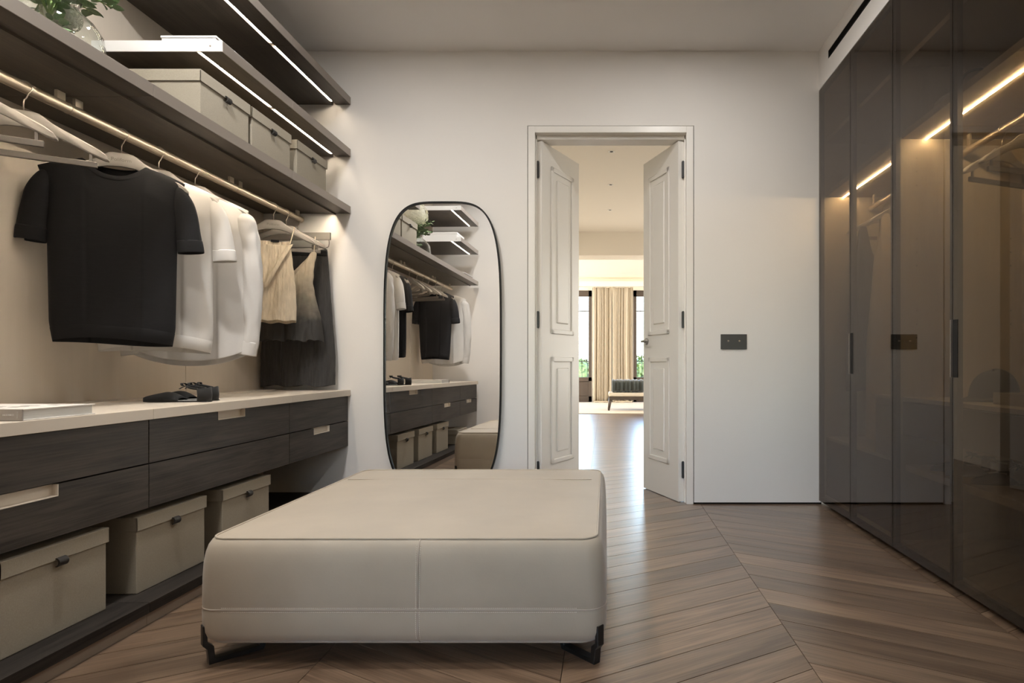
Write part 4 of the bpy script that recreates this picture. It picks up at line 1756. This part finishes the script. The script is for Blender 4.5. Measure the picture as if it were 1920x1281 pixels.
def wardrobe(label, y0, y1, lows):
    t = thing('glass_wardrobe', label, 'wardrobe', (1.68, (y0 + y1) / 2, 0), group='smoked glass wardrobes along the right wall')
    p = .018
    for y in (y0, y1 - p):
        o = box('side_panel', M_WIN, (XI0, y + .0004, .04), (XI1, y + p - .0004, WT), t)
        face = y + p if y == y0 else y
        bm = newbm()
        for X in (1.468, 1.912):
            for base in (.60, 1.02, 1.36, 1.74):
                for k in range(3):
                    z = base + k * .064
                    if (base == .60 and k > 1) or z > 1.9:
                        continue
                    q = bmesh.new()
                    add_lathe(q, [(.0001, .0005), (.0032, .0005), (.0032, 0), (.0001, 0)], 8)
                    join(bm, q, Matrix.Translation((X, face, z)) @ Matrix.Rotation(-pi / 2 if y == y0 else pi / 2, 4, 'X'))
        obj('pin_holes', bm, M_GAP, o)
    box('back_panel', M_WIN, (XI1 + .0004, y0, .04), (XI1 + .012, y1, WT), t)
    box('top_panel', M_WIN, (XI0, y0 + p, WT - .02), (XI1, y1 - p, WT), t)
    box('bottom_panel', M_WIN, (XI0, y0 + p, .04), (XI1, y1 - p, .066), t)
    box('plinth', M_BLACK, (1.43, y0, 0), (1.90, y1, .04), t)
    sh = box('shelf', M_WIN, (XI0 + .006, y0 + p + .0005, 1.958), (XI1 - .0005, y1 - p - .0005, 1.988), t)
    box('shelf', M_WIN, (XI0 + .006, y0 + p + .0005, 2.30), (XI1 - .0005, y1 - p - .0005, 2.325), t)
    box('led_strip', M_LEDI, (1.5085, y0 + p + .004, 1.9535), (1.5125, y1 - p - .004, 1.958), t)
    bm = newbm()
    add_tube(bm, [(1.68, y0 + p + .03, 1.886), (1.68, y1 - p - .004, 1.886)], .016, 20)
    auto(obj('rail', bm, M_RAIL, t))
    for y in (y0 + .08, y1 - .08):
        box('rail_bracket', M_RAIL, (1.675, y - .012, 1.895), (1.685, y + .012, 1.958), t, .001)
    # doors
    w = (y1 - y0) / 2
    for k in range(2):
        a, b = y0 + k * w + .002, y0 + (k + 1) * w - .002
        d = box('door', M_SMOKE, (XW, a, .026), (XW + .004, b, WT), t)
        bm = newbm()
        s = .024
        add_box(bm, (XW + .0045, a + .001, .028), (XW + .026, a + s, WT - .002))
        add_box(bm, (XW + .0045, b - s, .028), (XW + .026, b - .001, WT - .002))
        add_box(bm, (XW + .0045, a + s, .028), (XW + .026, b - s, .028 + s))
        add_box(bm, (XW + .0045, a + s, WT - s), (XW + .026, b - s, WT - .002))
        obj('door_frame', bm, M_FRAME, d)
        # pull: slim metal edge with a dark recess behind it
        bm = newbm()
        if k == 0:
            add_box(bm, (XW - .010, b - .001, .842), (XW + .022, b + .0018, 1.068), .0006, 1)
            obj('handle', bm, M_HANDLE, d)
            box('handle_recess', M_GAP, (XW - .0015, b - .034, .842), (XW + .0044, b - .0015, 1.068), d)
        else:
            bm.free()
    # low furniture inside
    lows(t, y0 + p + .001, y1 - p - .001)
    return t


def low_far(t, a, b):
    box('low_cabinet', M_WDARK, (XI0 + .012, a, .066), (XI1 - .001, b, .420), t)
    box('cabinet_top', M_WIN, (XI0 + .008, a, .420), (XI1 - .001, b, .437), t, .001)
    d = box('small_drawer_box', M_PLINTH, (XI0 + .016, a, .437), (XI1 - .001, 3.195, .725), t, .001)
    box('drawer_front', M_PLINTH, (XI0 + .010, a + .003, .445), (XI0 + .016, 3.190, .690), d, .001)
    box('cabinet_top', M_WIN, (XI0 + .010, a, .725), (XI1 - .001, 3.200, .740), t, .001)


def low_near(t, a, b):
    box('drawer_case', M_WDARK, (XI0 + .03, a, .565), (XI1 - .001, b, .722), t)
    m = (a + b) / 2
    for u, v in ((a, m - .001), (m + .001, b)):
        box('drawer_front', M_WDARK, (XI0 + .010, u + .001, .565), (XI0 + .029, v - .001, .716), t, .001)
    box('cabinet_top', M_WIN, (XI0 + .008, a, .722), (XI1 - .001, b, .740), t, .001)
    box('pull_out_shelf', M_WIN, (XI0 + .012, a + .02, .395), (XI1 - .02, b - .02, .425), t, .001)


wardrobe('smoked glass wardrobe nearest the back wall, knit dress inside', WY[1], WY[0], low_far)
wardrobe('smoked glass wardrobe at the right frame edge, cap inside', WY[2], WY[1], low_near)
wardrobe('smoked glass wardrobe out of frame beside the camera', WY[3], WY[2], low_near)
struct(box('trim_7', M_FRAME, (XW + .002, YN + .001, .02), (XW + .03, WY[3] - .002, WT)))

# contents
XD, ZD = 1.68, 1.886
hh = make_hanger('hanger carrying the tan knit dress in the far wardrobe', False, False, radians(8), (XD, 3.42, ZD), 'hangers inside the glass wardrobes')
make_hanger('hanger with dark dress behind the knit dress in wardrobe', True, False, radians(2), (XD, 3.72, ZD), 'hangers inside the glass wardrobes')
e2 = make_hanger('empty hanger with bar in the near wardrobe, farther one', True, False, radians(20), (XD, 2.60, ZD), 'hangers inside the glass wardrobes')
dup(e2, (XD, 2.44, ZD), radians(12), 'empty hanger with bar in the near wardrobe, closer one')


def tank(name, label, m, loc, yaw, z_hem, hw, seed):
    t = thing(name, label, 'dress', loc, yaw)

    def zf(u):
        a = abs(u)
        if a > .86:
            return -.42 + .0 * a
        if a > .62:
            return -.145 - .02 * a
        return -.145 - .28 * (1 - (a / .62) ** 2.6)

    def W(v):
        return hw * (.86 + .14 * min(1, v * 2) + .05 * v)

    def zfr(u):
        a = abs(u)
        # strap between .5 and .78, armhole outside
        if a > .80:
            return -.16 - .27 * min(1, (a - .80) / .20) ** .6
        if a > .56:
            return -.155
        return -.155 - .26 * (1 - (a / .56) ** 2.4)
    bm = sheet(W, zfr, lambda u: zfr(u) + .08 * max(0, 1 - abs(u) / .56), lambda u, s: z_hem + .006 * sin(u * 9), lambda u, v: .010 + .055 * min(1, v * 2.2),
               lambda x, v, s: .010 * v * sin(x * 40 + s + seed), 64, 60, seed, .0025, (60, 20))
    obj('dress_body', bm, m, t, False, smooth=True, mods=SOL)
    return t


tank('knit_dress', 'tan sleeveless knit dress hanging inside the far wardrobe', M_TAN, (XD, 3.42, ZD), radians(8), -1.40, .235, 2)
tank('dark_dress', 'dark slip dress behind the tan knit dress in wardrobe', M_CHAR, (XD, 3.72, ZD), radians(2), -1.15, .215, 5)

# cap
cp = thing('baseball_cap', 'black cap on the drawer top inside the near wardrobe', 'cap', (1.62, 2.56, .7405))
bm = newbm()
rows = []
for j in range(11):
    a = pi / 2 * j / 10
    rows.append([(.105 * cos(a) ** .8 * cos(q) * 1.0, .085 * cos(a) ** .8 * sin(q), .018 + .112 * sin(a) + .006 * cos(q)) for q in [2 * pi * k / 32 for k in range(32)]])
rows.insert(0, [(.104 * cos(q), .084 * sin(q), .0) for q in [2 * pi * k / 32 for k in range(32)]])
add_rings(bm, rows)
obj('crown', bm, M_CAPM, cp, False, smooth=True, mods=(('SOLIDIFY', dict(thickness=.002)),))
bm = newbm()
rows = []
for j in range(6):
    r = j / 5
    rows.append([(-(.07 + .085 * r) * cos(q) - .015, (.084 + .004 * r) * sin(q) * (1 - .1 * r), .020 - .016 * r * (1 - .4 * abs(sin(q)))) for q in [-pi / 2 + pi * k / 20 for k in range(21)]])
add_rings(bm, rows, False)
obj('brim', bm, M_CAPM, cp, False, smooth=True, mods=(('SOLIDIFY', dict(thickness=.003)),))
bm = newbm()
bmesh.ops.create_icosphere(bm, subdivisions=2, radius=.006)
bmesh.ops.translate(bm, verts=bm.verts, vec=(0, 0, .130))
obj('button', bm, M_CAPM, cp, False, smooth=True)
cp.rotation_euler = (0, 0, radians(20))
tr = thing('wooden_tray', 'shallow wooden tray on the drawer top in the near wardrobe', 'tray', (1.62, 2.19, .7405))
box('base', M_WIN, (1.49, 2.0, .7405), (1.80, 2.36, .746), tr)
for lo, hi in (((1.49, 2.0), (1.498, 2.36)), ((1.792, 2.0), (1.80, 2.36)), ((1.498, 2.0), (1.792, 2.008)), ((1.498, 2.352), (1.792, 2.36))):
    box('rim', M_WIN, (lo[0], lo[1], .746), (hi[0], hi[1], .785), tr, .001)
# handbag on the upper shelf of the near wardrobe
hb = thing('soft_bag', 'soft pale bag lying on the upper shelf in near wardrobe', 'bag', (1.64, 2.72, 1.9885))
bm = newbm()
bmesh.ops.create_icosphere(bm, subdivisions=3, radius=1)
for v in bm.verts:
    k = 1 + .12 * noise.noise(v.co * 2)
    v.co = Vector((v.co.x * .17 * k, v.co.y * .14 * k, max(0, .05 + v.co.z * .085 * k)))
obj('bag_body', bm, M_LINEN, hb, False, smooth=True)
bm = newbm()
add_tube(bm, smoothpath([(-.08, .0, .11), (-.06, -.02, .18), (0, -.03, .20), (.06, -.02, .18), (.08, 0, .11)], 20), .006, 8)
obj('bag_handle', bm, M_LEATHER, hb, False, smooth=True)
# shoes on the pull-out shelf
for i, (x, y, yw, lb) in enumerate(((1.57, 2.70, pi, 'dark flat shoe on the pull-out shelf in wardrobe, deepest one'), (1.57, 2.58, pi, 'dark flat shoe on the pull-out shelf in wardrobe, middle one'),
                                    (1.57, 2.40, pi, 'dark flat shoe on the pull-out shelf in wardrobe, closest one'))):
    src = [o for o in COL.objects if o.name.startswith('pointed_flat_shoe')][0]
    dup(src, (x, y, .4255), yw, lb, 'shoes in the near wardrobe')

# ------------------------------------------------------------------ unseen ceiling lamps added as fill for the room
FILL_LAMPS = [(-1.22, .88, 1.4, 'left row, farthest from the back wall'), (-1.36, 1.85, 3.0, 'left row, in the middle'), (-1.22, 2.85, .8, 'left row, nearest the back wall'),
      (.45, 2.05, 1.0, 'right row, farther from the back wall'), (.45, 2.95, 1.0, 'right row, nearer the back wall')]
if True:
    for x, y, pw_, nm_ in FILL_LAMPS:
        t = thing('ceiling_fill_lamp', 'added unseen ceiling downlight, ' + nm_, 'fill_lamp', (x, y, HC), group='added ceiling fill lamps')
        bm = newbm()
        add_lathe(bm, [(.05, -.004), (.062, -.003), (.064, 0), (.05, 0)], 24, (x, y, HC))
        obj('trim_ring', bm, M_TRIM, t, smooth=True)
        bm = newbm()
        add_lathe(bm, [(.0001, -.002), (.05, -.002), (.05, 0), (.0001, 0)], 24, (x, y, HC))
        obj('lens', bm, M_FILL, t)
        l = bpy.data.lights.new('fill_lamp', 'AREA')
        l.shape = 'DISK'
        l.size = .1
        l.energy = FILL_POWER * pw_
        l.color = (1.0, .97, .935)
        o = bpy.data.objects.new('fill_lamp_light', l)
        o.location = (0, 0, -.008)
        COL.objects.link(o)
        o.parent = t
